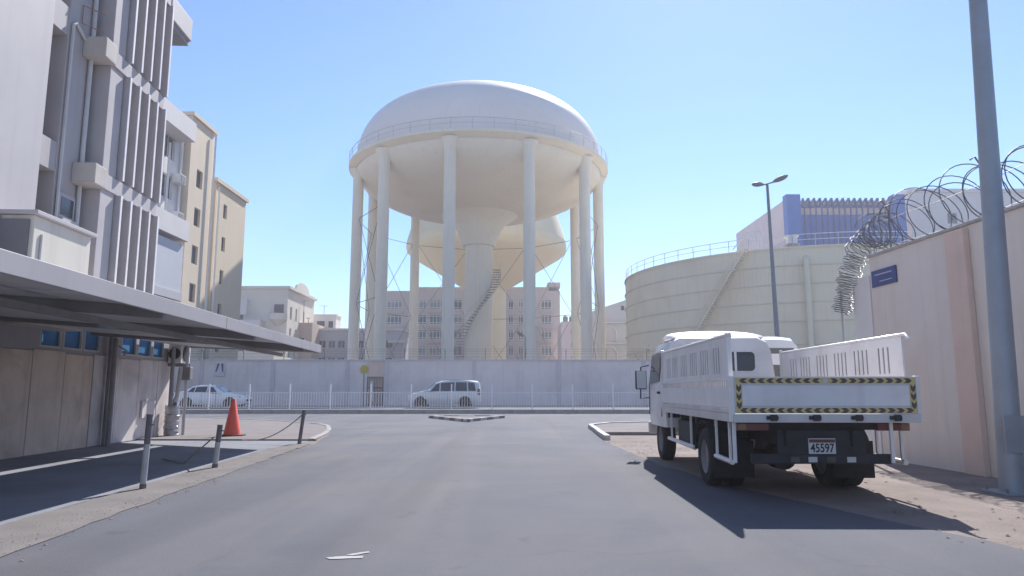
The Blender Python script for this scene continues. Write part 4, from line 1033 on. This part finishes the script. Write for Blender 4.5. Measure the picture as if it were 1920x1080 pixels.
for s_ in (-1, 1):
    a, b = sorted((s_ * (HW - 0.038), s_ * HW))
    tb('side_sill', 'truck_g', a, b, 0.05, BL, 0.895, 0.992, bevel=0.005)
    sg = tb('side_gate', 'truck_p', a, b, 0.09, BL - 0.02, 1.055, 1.295, bevel=0.006)
    tb('top_bar', 'truck', *sorted((s_ * (HW - 0.036), s_ * (HW + 0.004))), 0.09, BL - 0.02, 1.365, 1.398, sg, bevel=0.004)
    tb('bottom_bar', 'truck_g', *sorted((s_ * (HW - 0.036), s_ * (HW + 0.004))), 0.09, BL - 0.02, 0.994, 1.022, sg, bevel=0.004)
    sp = MB(); sp2 = MB()
    for k in range(42):
        y = 0.1 + k * 0.0975
        sp.box(*sorted((s_ * (HW - 0.032), s_ * (HW + 0.0))), y, y + 0.05, 1.296, 1.364)
        sp2.box(*sorted((s_ * (HW - 0.032), s_ * (HW + 0.0))), y, y + 0.06, 1.023, 1.054)
    sp.build('spacer_strip', 'truck_g', sg)['kind'] = 'stuff'; sp2.build('spacer_strip', 'truck_g', sg)['kind'] = 'stuff'
    # corner post and hanging strap
    tb('corner_post', 'truck', *sorted((s_ * (HW - 0.03), s_ * (HW + 0.03))), 0.02, 0.085, 0.90, 1.42, bevel=0.008)
    # slatted rack above the gate
    X0, X1 = sorted((s_ * (HW - 0.03), s_ * (HW - 0.012)))
    rk = MB(); slots = []
    for g0 in (0.55, 1.1, 1.72, 2.35, 3.0, 3.55):
        for j in range(3 if g0 in (0.55, 3.55) else 4): slots.append((g0 + j * 0.115, g0 + j * 0.115 + 0.042))
    Y0, Y1, Za, Zb = 0.24, BL - 0.03, 1.405, 1.885
    sz = (1.46, 1.78)
    rk.box(X0, X1, Y0, Y1, Za, sz[0]); rk.box(X0, X1, Y0, Y1, sz[1], Zb)
    yy = Y0
    for a_, b_ in slots + [(Y1, Y1)]:
        if a_ > yy: rk.box(X0, X1, yy, a_, sz[0], sz[1])
        yy = b_
    rack = rk.build('rack_panel', 'truck', tk)
    tb('slot_shade_sheet', 'steel_d', (X0 + X1) / 2 - 0.002, (X0 + X1) / 2 + 0.002, Y0 + 0.01, Y1 - 0.01, sz[0] + 0.001, sz[1] - 0.001, rack)  # added dark sheet, puts shade into the slots by colour
    MB().path([(s_ * (HW - 0.02), 0.10, 1.84 if s_ > 0 else 1.905), (s_ * (HW - 0.02), 0.17, 1.905), (s_ * (HW - 0.02), BL, 1.905)], 0.02, 8).build('rack_rail', 'truck', tk, smooth=40)
    if s_ < 0: tb('rack_post', 'truck', -HW + 0.0, -HW + 0.06, 0.16, 0.238, 1.40, 1.93, bevel=0.008)
    tb('rack_post', 'truck', *sorted((s_ * (HW - 0.045), s_ * (HW + 0.0))), BL - 0.02, BL + 0.03, 0.99, 1.95, bevel=0.006)
# tailgate with chevron tape
tg = tb('tailgate', 'truck_p', -HW + 0.03, HW - 0.03, 0.0, 0.035, 0.995, 1.398, bevel=0.005)
tz0, tz1, tx = 1.0, 1.396, HW - 0.032
tb('top_edge', 'truck', -tx, tx, -0.012, 0.047, 1.399, 1.412, tg)
bands = [(-tx, tx, tz1 - 0.062, tz1), (-tx, tx, tz0 + 0.002, tz0 + 0.062), (-tx, -tx + 0.075, tz0 + 0.0625, tz1 - 0.0625), (tx - 0.075, tx, tz0 + 0.0625, tz1 - 0.0625)]
for (a, b, c, d) in bands: tb('tape_band', 'tape', a, b, -0.006, -0.001, c, d, tg)
MB().box(-tx + 0.08, tx - 0.08, -0.004, -0.001, tz0 + 0.068, tz0 + 0.085).box(-tx + 0.08, tx - 0.08, -0.004, -0.001, tz1 - 0.083, tz1 - 0.068).build('panel_crease', 'truck_g', tg)['kind'] = 'stuff'
def chev(d, vertical=False):
    w, h = 0.045, 0.026
    p = [(-w, -h), (0.012, -h), (w, 0), (0.012, h), (-w, h), (-w * 0.25, 0)]
    p = [(a * d, b) for a, b in p]
    if vertical: p = [(b, -a) for a, b in p]
    return MB().extr([(a, 0, b) for a, b in p], (0, 0.004, 0)).mesh('chevron', 'tape_b')
cl_, cr_, cd_ = chev(-1), chev(1), chev(1, True)
for zc in (tz1 - 0.031, tz0 + 0.032):
    for k in range(19):
        x = -tx + 0.09 + k * (2 * tx - 0.18) / 18
        if k == 9 and zc > 1.2: continue
        put(cl_ if k < 9 or (k == 9) else cr_, 'chevron', tg, (x, -0.011, zc))
for x in (-tx + 0.037, tx - 0.037):
    for k in range(3): put(cd_, 'chevron', tg, (x, -0.011, tz1 - 0.115 - k * 0.095))
MB().tube((0.0, -0.014, tz1 - 0.031), (0.0, -0.002, tz1 - 0.031), 0.03, n=14).build('badge', 'truck_g', tg)
# cab
cy0, cy1 = 4.42, 6.10
cabp = [(-0.98, 0.62), (-1.0, 1.0), (-0.99, 1.45), (-0.93, 1.95), (-0.86, 2.12), (-0.70, 2.20), (0.70, 2.20), (0.86, 2.12), (0.93, 1.95), (0.99, 1.45), (1.0, 1.0), (0.98, 0.62)]
rows = []
for y, f, fz, dz in ((cy0, 0.965, 0.985, 0), (cy0 + 0.06, 1.0, 1.0, 0), (5.2, 1.0, 1.0, 0), (5.62, 1.0, 0.99, 0), (5.98, 0.985, 0.70, 0), (cy1, 0.96, 0.665, 0), (cy1 + 0.03, 0.9, 0.6, 0)):
    row = []
    for (x, z) in cabp:
        zz = 0.62 + (z - 0.62) * (fz if z > 1.45 else 1.0)
        if fz < 0.9: zz = min(z, 0.62 + (2.2 - 0.62) * fz * (0.92 + 0.08 * (1 - abs(x)))) if z > 1.2 else z
        row.append((x * f, y, zz))
    rows.append(row)
mb = MB(); n = len(cabp)
mb.v = [p for r_ in rows for p in r_]
for a in range(len(rows) - 1):
    for k in range(n): mb.f.append((a * n + k, a * n + (k + 1) % n, (a + 1) * n + (k + 1) % n, (a + 1) * n + k))
mb.f.append(tuple(range(n))[::-1]); mb.f.append(tuple(range((len(rows) - 1) * n, len(rows) * n)))
cab = mb.build('cab', 'truck', tk, smooth=35)
# rear window, side windows, windscreen, doors
def rrect(x0, x1, z0, z1, r, n=5):
    out = []
    for (cx_, cz_, a0) in ((x1 - r, z1 - r, 0), (x0 + r, z1 - r, 90), (x0 + r, z0 + r, 180), (x1 - r, z0 + r, 270)):
        for k in range(n + 1):
            a = R(a0 + 90 * k / n); out.append((cx_ + r * math.cos(a), cz_ + r * math.sin(a)))
    return out
rwn = MB().extr([(x, cy0 - 0.012, z) for x, z in rrect(-0.62, 0.62, 1.60, 1.93, 0.07)], (0, 0.012, 0)).build('rear_window', 'glass', cab)
tb('window_bar', 'truck', -0.30, -0.26, cy0 - 0.03, cy0 - 0.013, 1.42, 1.95, rwn)
tb('window_bar', 'truck', 0.26, 0.30, cy0 - 0.03, cy0 - 0.013, 1.42, 1.95, rwn)
for s_ in (-1, 1):
    d = MB().extr([(s_ * 1.0, 4.75, 1.42), (s_ * 1.0, 5.78, 1.38), (s_ * 0.965, 5.58, 1.92), (s_ * 0.95, 4.75, 1.95)], (s_ * 0.012, 0, 0)).build('side_window', 'glass', cab)
    dr = MB()
    for a, b in (((4.62, 0.8), (4.62, 2.0)), ((5.85, 0.8), (5.82, 1.4))):
        dr.tube((s_ * 1.0, a[0], a[1]), (s_ * (0.955 if b[1] > 1.5 else 0.998), b[0], b[1]), 0.008, n=5)
    dr.build('door_gap', 'chassis', cab)['kind'] = 'stuff'
    tb('door_handle', 'chassis', *sorted((s_ * 1.0, s_ * 1.03)), 4.72, 4.90, 1.20, 1.24, cab, bevel=0.006)
    # mirror on its arm
    am = MB().path([(s_ * 0.98, 5.95, 1.75), (s_ * 1.12, 6.05, 1.72), (s_ * 1.14, 6.05, 1.10), (s_ * 0.99, 5.98, 1.12)], 0.014, 6).build('mirror_arm', 'chassis', cab)
    tb('mirror', 'chassis', *sorted((s_ * 1.02, s_ * 1.24)), 5.98, 6.06, 1.28, 1.66, am, bevel=0.025)
    tb('mirror_glass', 'car_s', *sorted((s_ * 1.04, s_ * 1.22)), 5.972, 5.979, 1.30, 1.64, am)
    tb('headlight', 'clear', *sorted((s_ * 0.62, s_ * 0.9)), 6.131, 6.16, 0.85, 1.0, cab, bevel=0.02)
MB().extr([(-0.86, 6.112, 1.24), (0.86, 6.112, 1.24), (0.80, 5.70, 2.08), (-0.80, 5.70, 2.08)], (0, 0.02, 0.006)).build('windscreen', 'glass', cab)
tb('front_bumper', 'truck_g', -0.98, 0.98, 6.05, 6.2, 0.42, 0.66, bevel=0.03)
# roof wind deflector: rounded shell
mb = MB(); rr2 = []
for y, h, w in ((4.50, 0.02, 0.80), (4.6, 0.10, 0.86), (4.85, 0.15, 0.88), (5.2, 0.13, 0.84), (5.5, 0.05, 0.76)):
    rr2.append([(w * math.cos(R(t)) * (1.0), y, 2.185 + h * abs(math.sin(R(t))) ** 0.55) for t in range(0, 181, 15)])
n = len(rr2[0]); mb.v = [p for r_ in rr2 for p in r_]
for a in range(len(rr2) - 1):
    for k in range(n - 1): mb.f.append((a * n + k, a * n + k + 1, (a + 1) * n + k + 1, (a + 1) * n + k))
mb.f.append(tuple(range(n)))
mb.build('roof_deflector', 'truck', cab, smooth=40)
# headboard frame behind the cab
tb('headboard', 'truck_g', -0.98, 0.98, BL - 0.02, BL + 0.02, 0.99, 1.42, bevel=0.005)
# running gear
for s_ in (-1, 1):
    wheel(tk, s_ * 0.83, 5.15, 0.38, 0.38, 0.22, rim='steel_d')
    wheel(tk, s_ * 0.90, 1.62, 0.38, 0.38, 0.21, rim='steel_d')
    wheel(tk, s_ * 0.64, 1.62, 0.38, 0.38, 0.21, rim='steel_d')
    mb = MB(); pts = [(0.47 * math.cos(R(t)), 0.47 * math.sin(R(t))) for t in range(8, 173, 15)]
    q = [(s_ * 0.5, 1.62 + a, 0.38 + b) for a, b in pts]
    for (p, r_) in zip(q[:-1], q[1:]): mb.quad(p, r_, (s_ * 1.02, r_[1], r_[2]), (s_ * 1.02, p[1], p[2]))
    mg = mb.build('mudguard', 'chassis', tk); mo = mg.modifiers.new('thick', 'SOLIDIFY'); mo.thickness = 0.012
    tb('mud_flap', 'rubber', *sorted((s_ * 0.5, s_ * 1.01)), 1.10, 1.112, 0.16, 0.62)
    # side guard: two low rails on hangers
    MB().path([(s_ * 1.0, 2.15, 0.45), (s_ * 1.0, 4.0, 0.47)], 0.032, 8).build('guard_rail', 'truck', tk, smooth=40)
    MB().path([(s_ * 1.0, 0.30, 0.43), (s_ * 1.0, 1.02, 0.44)], 0.032, 8).build('guard_rail', 'truck', tk, smooth=40)
    for y, z in ((0.36, 0.43), (0.95, 0.44), (2.35, 0.45), (3.75, 0.47)):
        tb('guard_hanger', 'truck', *sorted((s_ * 0.985, s_ * 1.012)), y, y + 0.03, z, 0.894)
    tb('rear_strap', 'truck', *sorted((s_ * (1.0 if s_ < 0 else 0.74), s_ * (1.04 if s_ < 0 else 0.78))), 0.10, 0.13, 0.44, 0.894, bevel=0.004)
    lg = tb('tail_lamp', 'red', *sorted((s_ * 0.62, s_ * 0.98)), 0.12, 0.18, 0.80, 0.885, bevel=0.008)
    tb('indicator', 'amber', *sorted((s_ * 0.88, s_ * 0.97)), 0.112, 0.119, 0.81, 0.875, lg)
tb('axle_case', 'chassis', -0.55, 0.55, 1.5, 1.74, 0.3, 0.48, bevel=0.05)
MB().tube((0, 1.45, 0.39), (0, 1.8, 0.39), 0.17, n=16).build('differential', 'chassis', tk, smooth=40)
tb('fuel_tank', 'chassis', 0.5, 0.95, 2.5, 3.6, 0.42, 0.78, bevel=0.06)
tb('tool_box', 'chassis', -0.95, -0.52, 2.6, 3.5, 0.45, 0.80, bevel=0.02)
tb('gearbox', 'chassis', -0.3, 0.3, 3.9, 5.6, 0.42, 0.9, bevel=0.06)
rbm = tb('rear_bumper', 'chassis', -0.8, 0.8, 0.2, 0.28, 0.42, 0.53, bevel=0.01)
for k, x in enumerate((-0.36, -0.16, 0.05, 0.28)): tb('reflector', 'truck_g' if k % 2 else 'tape_b', x, x + 0.1, 0.194, 0.199, 0.44, 0.50, rbm)
tb('bumper_stay', 'chassis', -0.42, -0.34, 0.281, 0.36, 0.45, 0.8); tb('bumper_stay', 'chassis', 0.34, 0.42, 0.281, 0.36, 0.45, 0.8)
tb('under_panel', 'chassis', -0.5, 0.5, 0.2, 0.24, 0.531, 0.80)
npl = tb('number_plate', 'plate', -0.155, 0.155, 0.185, 0.195, 0.535, 0.71, bevel=0.004)
tb('plate_band', 'red', -0.148, 0.148, 0.181, 0.1845, 0.662, 0.70, npl)
fc = bpy.data.curves.new('plate_number', 'FONT'); fc.body = '45597'; fc.size = 0.125; fc.align_x = 'CENTER'; fc.extrude = 0.001; fc.offset = 0.0025
ft = bpy.data.objects.new('font_tmp', fc); col.objects.link(ft)
bpy.context.view_layer.update()
fme = bpy.data.meshes.new_from_object(ft.evaluated_get(bpy.context.evaluated_depsgraph_get()))
bpy.data.objects.remove(ft)
fme.materials.clear(); fme.materials.append(M['ink'])
fo = bpy.data.objects.new('plate_number', fme); col.objects.link(fo); fo.parent = npl
fo.location = (0, 0.182, 0.556); fo.rotation_euler = (R(90), 0, 0); fo.scale = (0.86, 1.1, 1)

# ------------------------------------------------------------------ cars
def car(name, label, cat, loc, rotz, st, L, m, wheels, panes, wr=0.32, extras=None, pane_m='glass'):
    """st rows: x from nose, bottom z, belt z, roof z, half width at belt, half width at roof"""
    t = thing(name, label, cat, (0, 0, 0)); t.location = loc; t.rotation_euler = (0, 0, rotz)
    def ring_(x, zb, zs, zr, ws, wr_):
        h = zr - zs
        half = [(ws * 0.90, zb), (ws * 0.985, zb + 0.12), (ws, zb + (zs - zb) * 0.6), (ws * 0.985, zs), (wr_ + (ws - wr_) * 0.12, zs + h * 0.86), (wr_ * 0.86, zs + h * 0.97), (wr_ * 0.4, zr)]
        return [(x, a, b) for a, b in half] + [(x, -a, b) for a, b in half[::-1]]
    rows = [ring_(*r_) for r_ in st]; n = len(rows[0]); mb = MB(); mb.v = [p for r_ in rows for p in r_]
    for a in range(len(rows) - 1):
        for k in range(n): mb.f.append((a * n + k, a * n + (k + 1) % n, (a + 1) * n + (k + 1) % n, (a + 1) * n + k))
    mb.f.append(tuple(range(n))[::-1]); mb.f.append(tuple(range((len(rows) - 1) * n, len(rows) * n)))
    body = mb.build('body', m, t, smooth=38)
    def at(x):
        for a, b in zip(st[:-1], st[1:]):
            if a[0] <= x <= b[0]:
                u = (x - a[0]) / (b[0] - a[0] + 1e-9); return [a[i] + (b[i] - a[i]) * u for i in range(6)]
        return st[-1]
    def side(x, f):
        _, zb, zs, zr, ws, wr_ = at(x); z = zs + (zr - zs) * 0.86 * f
        y = ws * 0.985 + (wr_ + (ws - wr_) * 0.12 - ws * 0.985) * f
        return y, z
    for (a0, a1, b0, b1) in panes:        # bottom x range, top x range
        for s_ in (-1, 1):
            q = []
            for x, f in ((a0, 0.05), (a1, 0.05), (b1, 0.92), (b0, 0.92)):
                y, z = side(x, f); q.append((x, s_ * (y + 0.006), z))
            MB().extr(q, (0, s_ * 0.006, 0)).build('side_window', pane_m, body)
    for x in wheels:
        for s_ in (-1, 1):
            ws = at(x)[4]
            arch = MB().tube((x, s_ * (ws - 0.12), wr + 0.02), (x, s_ * (ws + 0.004), wr + 0.02), wr + 0.06, n=24).build('wheel_arch', 'black', body)
            wheel(t, x, s_ * (ws - 0.07), wr, wr, 0.2, axis='y')
    if extras: extras(t, body, at)
    return t
def glass_fb(body, x0, z0, w0, x1, z1, w1, name):
    d = 0.012 if x0 < x1 else -0.012
    MB().extr([(x0, -w0, z0), (x0, w0, z0), (x1, w1, z1), (x1, -w1, z1)], (-d, 0, 0.008)).build(name, 'glass', body)
# silver people carrier driving left
van_st = [(0.0, 0.30, 0.62, 0.66, 0.62, 0.45), (0.10, 0.24, 0.72, 0.78, 0.76, 0.55), (0.35, 0.22, 0.86, 0.92, 0.84, 0.62), (0.85, 0.22, 0.96, 1.03, 0.87, 0.66), (1.15, 0.22, 1.00, 1.12, 0.88, 0.66), (1.75, 0.22, 1.02, 1.58, 0.88, 0.64), (2.1, 0.22, 1.02, 1.70, 0.88, 0.64), (2.9, 0.22, 1.02, 1.76, 0.88, 0.65), (3.9, 0.24, 1.03, 1.74, 0.87, 0.65), (4.38, 0.26, 1.02, 1.68, 0.85, 0.63), (4.5, 0.32, 0.98, 1.55, 0.82, 0.60), (4.57, 0.36, 0.9, 1.1, 0.78, 0.55)]
def van_x(t, body, at):
    glass_fb(body, 1.17, 1.13, 0.60, 1.74, 1.57, 0.55, 'windscreen')
    glass_fb(body, 4.545, 1.1, 0.55, 4.46, 1.58, 0.52, 'rear_window')
    for s_ in (-1, 1):
        MB().extr([(0.02, s_ * 0.42, 0.62), (0.10, s_ * 0.72, 0.64), (0.42, s_ * 0.83, 0.86), (0.22, s_ * 0.6, 0.80)], (-0.02, s_ * 0.03, 0.02)).build('headlight', 'clear', body)
        MB().box(4.40, 4.55, *sorted((s_ * 0.70, s_ * 0.86)), 0.8, 1.2).build('tail_light', 'red', body, bevel=0.02)
        MB().box(1.35, 1.5, *sorted((s_ * 0.88, s_ * 1.03)), 1.0, 1.14).build('mirror', 'car_s', body, bevel=0.03)
        for x in (1.6, 2.55, 3.45): MB().box(x, x + 0.012, *sorted((s_ * 0.878, s_ * 0.886)), 0.35, 1.0).build('door_gap', 'black', body)
        for x in (2.3, 3.2): MB().box(x, x + 0.16, *sorted((s_ * 0.88, s_ * 0.9)), 0.9, 0.93).build('door_handle', 'car_s', body)
        MB().tube((2.2, s_ * 0.55, 1.74), (4.1, s_ * 0.55, 1.77), 0.02, n=6).build('roof_bar', 'alloy', body)
    MB().box(-0.03, 0.02, -0.5, 0.5, 0.45, 0.6).build('grille', 'black', body)
car('people_carrier', 'silver people carrier driving left in front of the white wall', 'car', (-6.55, 45.5, 0.19), 0.0, van_st, 4.57, 'car_s', (0.88, 3.62), ((1.45, 2.02, 1.82, 2.02), (2.1, 2.95, 2.1, 2.95), (3.03, 3.75, 3.03, 3.72), (3.83, 4.3, 3.8, 4.2)), 0.33, van_x)
# white saloon driving right
sal_st = [(0.0, 0.30, 0.55, 0.60, 0.58, 0.45), (0.08, 0.24, 0.64, 0.70, 0.72, 0.55), (0.4, 0.20, 0.74, 0.80, 0.84, 0.62), (1.0, 0.20, 0.82, 0.90, 0.87, 0.66), (1.3, 0.20, 0.86, 0.97, 0.87, 0.64), (1.95, 0.20, 0.90, 1.38, 0.87, 0.58), (2.3, 0.20, 0.91, 1.44, 0.87, 0.58), (2.9, 0.20, 0.92, 1.44, 0.87, 0.58), (3.4, 0.21, 0.93, 1.33, 0.87, 0.58), (3.95, 0.22, 0.95, 1.03, 0.86, 0.62), (4.35, 0.26, 0.92, 0.98, 0.82, 0.6), (4.5, 0.34, 0.84, 0.9, 0.74, 0.55)]
def sal_x(t, body, at):
    glass_fb(body, 1.33, 0.99, 0.58, 1.93, 1.37, 0.50, 'windscreen')
    glass_fb(body, 3.88, 1.06, 0.55, 3.44, 1.32, 0.48, 'rear_window')
    for s_ in (-1, 1):
        MB().extr([(0.02, s_ * 0.40, 0.54), (0.08, s_ * 0.66, 0.56), (0.42, s_ * 0.83, 0.74), (0.2, s_ * 0.56, 0.70)], (-0.02, s_ * 0.03, 0.02)).build('headlight', 'steel_d', body)
        MB().box(4.3, 4.46, *sorted((s_ * 0.6, s_ * 0.8)), 0.72, 0.92).build('tail_light', 'red', body, bevel=0.02)
        MB().box(1.5, 1.64, *sorted((s_ * 0.87, s_ * 1.02)), 0.88, 1.0).build('mirror', 'car_w', body, bevel=0.03)
        for x in (1.75, 2.65, 3.45): MB().box(x, x + 0.012, *sorted((s_ * 0.868, s_ * 0.876)), 0.32, 0.88).build('door_gap', 'black', body)
        for x in (2.4, 3.25): MB().box(x, x + 0.16, *sorted((s_ * 0.87, s_ * 0.89)), 0.8, 0.83).build('door_handle', 'car_w', body)
    MB().box(-0.03, 0.02, -0.42, 0.42, 0.42, 0.54).build('grille', 'black', body)
car('saloon_car', 'white saloon car driving right beside the carport end', 'car', (-16.6, 45.3, 0.19), math.pi, sal_st, 4.5, 'car_w', (0.9, 3.55), ((1.62, 2.3, 2.02, 2.3), (2.38, 3.1, 2.38, 3.05), (3.17, 3.55, 3.12, 3.3)), 0.31, sal_x)
# white minibus parked beyond the truck cab
mb_st = [(0.0, 0.35, 0.84, 1.006, 0.75, 0.6), (0.1, 0.28, 0.997, 1.228, 0.84, 0.66), (0.5, 0.25, 1.155, 1.521, 0.86, 0.7), (1.2, 0.25, 1.208, 2.281, 0.87, 0.74), (1.7, 0.25, 1.208, 2.527, 0.87, 0.76), (3.5, 0.25, 1.208, 2.597, 0.87, 0.76), (4.5, 0.27, 1.208, 2.574, 0.87, 0.76), (4.75, 0.3, 1.176, 2.48, 0.85, 0.72), (4.85, 0.4, 1.103, 1.989, 0.8, 0.66)]
def mb_x(t, body, at):
    glass_fb(body, 0.55, 1.32, 0.66, 1.18, 1.9, 0.62, 'windscreen')
    glass_fb(body, 4.875, 1.4, 0.62, 4.80, 2.25, 0.62, 'rear_window')
    for s_ in (-1, 1):
        MB().box(4.72, 4.86, *sorted((s_ * 0.72, s_ * 0.86)), 0.8, 1.2).build('tail_light', 'red', body, bevel=0.02)
        MB().box(-0.01, 0.08, *sorted((s_ * 0.5, s_ * 0.78)), 0.7, 0.85).build('headlight', 'clear', body, bevel=0.02)
car('minibus', 'white minibus mostly hidden beyond the truck cab', 'van', (6.75, 23.2, 0.09), R(-91), mb_st, 4.85, 'car_w', (1.0, 3.6), ((0.9, 1.7, 1.25, 1.7), (1.8, 2.9, 1.8, 2.9), (3.0, 4.2, 3.0, 4.15)), 0.33, mb_x)

# ------------------------------------------------------------------ loose grit and stones along the road edges
gr = MB()
def stone(x, y, r, z=0.008):
    n = 5; pts = []; i = len(gr.v)
    for k in range(n):
        a = 2 * math.pi * k / n + random.random(); q = r * random.uniform(0.6, 1.1)
        gr.v.append((x + q * math.cos(a), y + q * math.sin(a), z))
    gr.v.append((x + random.uniform(-0.2, 0.2) * r, y, z + r * random.uniform(0.25, 0.5)))
    for k in range(n): gr.f.append((i + k, i + (k + 1) % n, i + n))
for _ in range(650):
    y = 3.5 + 16 * random.random() ** 1.3
    stone(*S(random.gauss(-3.72, 0.16), y), random.uniform(0.006, 0.02), 0.012)
for _ in range(450):
    y = random.uniform(5.0, 19); e = 2.4 + max(0, (12.5 - y)) * 0.24
    stone(e + abs(random.gauss(0, 0.9)) - 0.25, y, random.uniform(0.007, 0.028))
for _ in range(26):
    y = random.uniform(6.0, 12); stone(random.uniform(4.3, 6.4), y, random.uniform(0.02, 0.042), 0.002)
go = gr.build('grit', 'sand', fix=False); go['kind'] = 'stuff'

# ------------------------------------------------------------------ haze volume, added to lift shaded tones as glare would
hz = MB().box(-1600, 1600, -300, 3100, -1.0, 38.0)
hm = bpy.data.materials.new('haze'); hm.use_nodes = True
hn = hm.node_tree.nodes; hn.clear()
hv = hn.new('ShaderNodeVolumePrincipled'); ho = hn.new('ShaderNodeOutputMaterial')
hv.inputs['Color'].default_value = (0.95, 0.90, 0.97, 1)
hv.inputs['Density'].default_value = 0.0014
hv.inputs['Anisotropy'].default_value = 0.25
hm.node_tree.links.new(hv.outputs[0], ho.inputs['Volume'])
hz_o = hz.build('haze', hm); hz_o['kind'] = 'stuff'
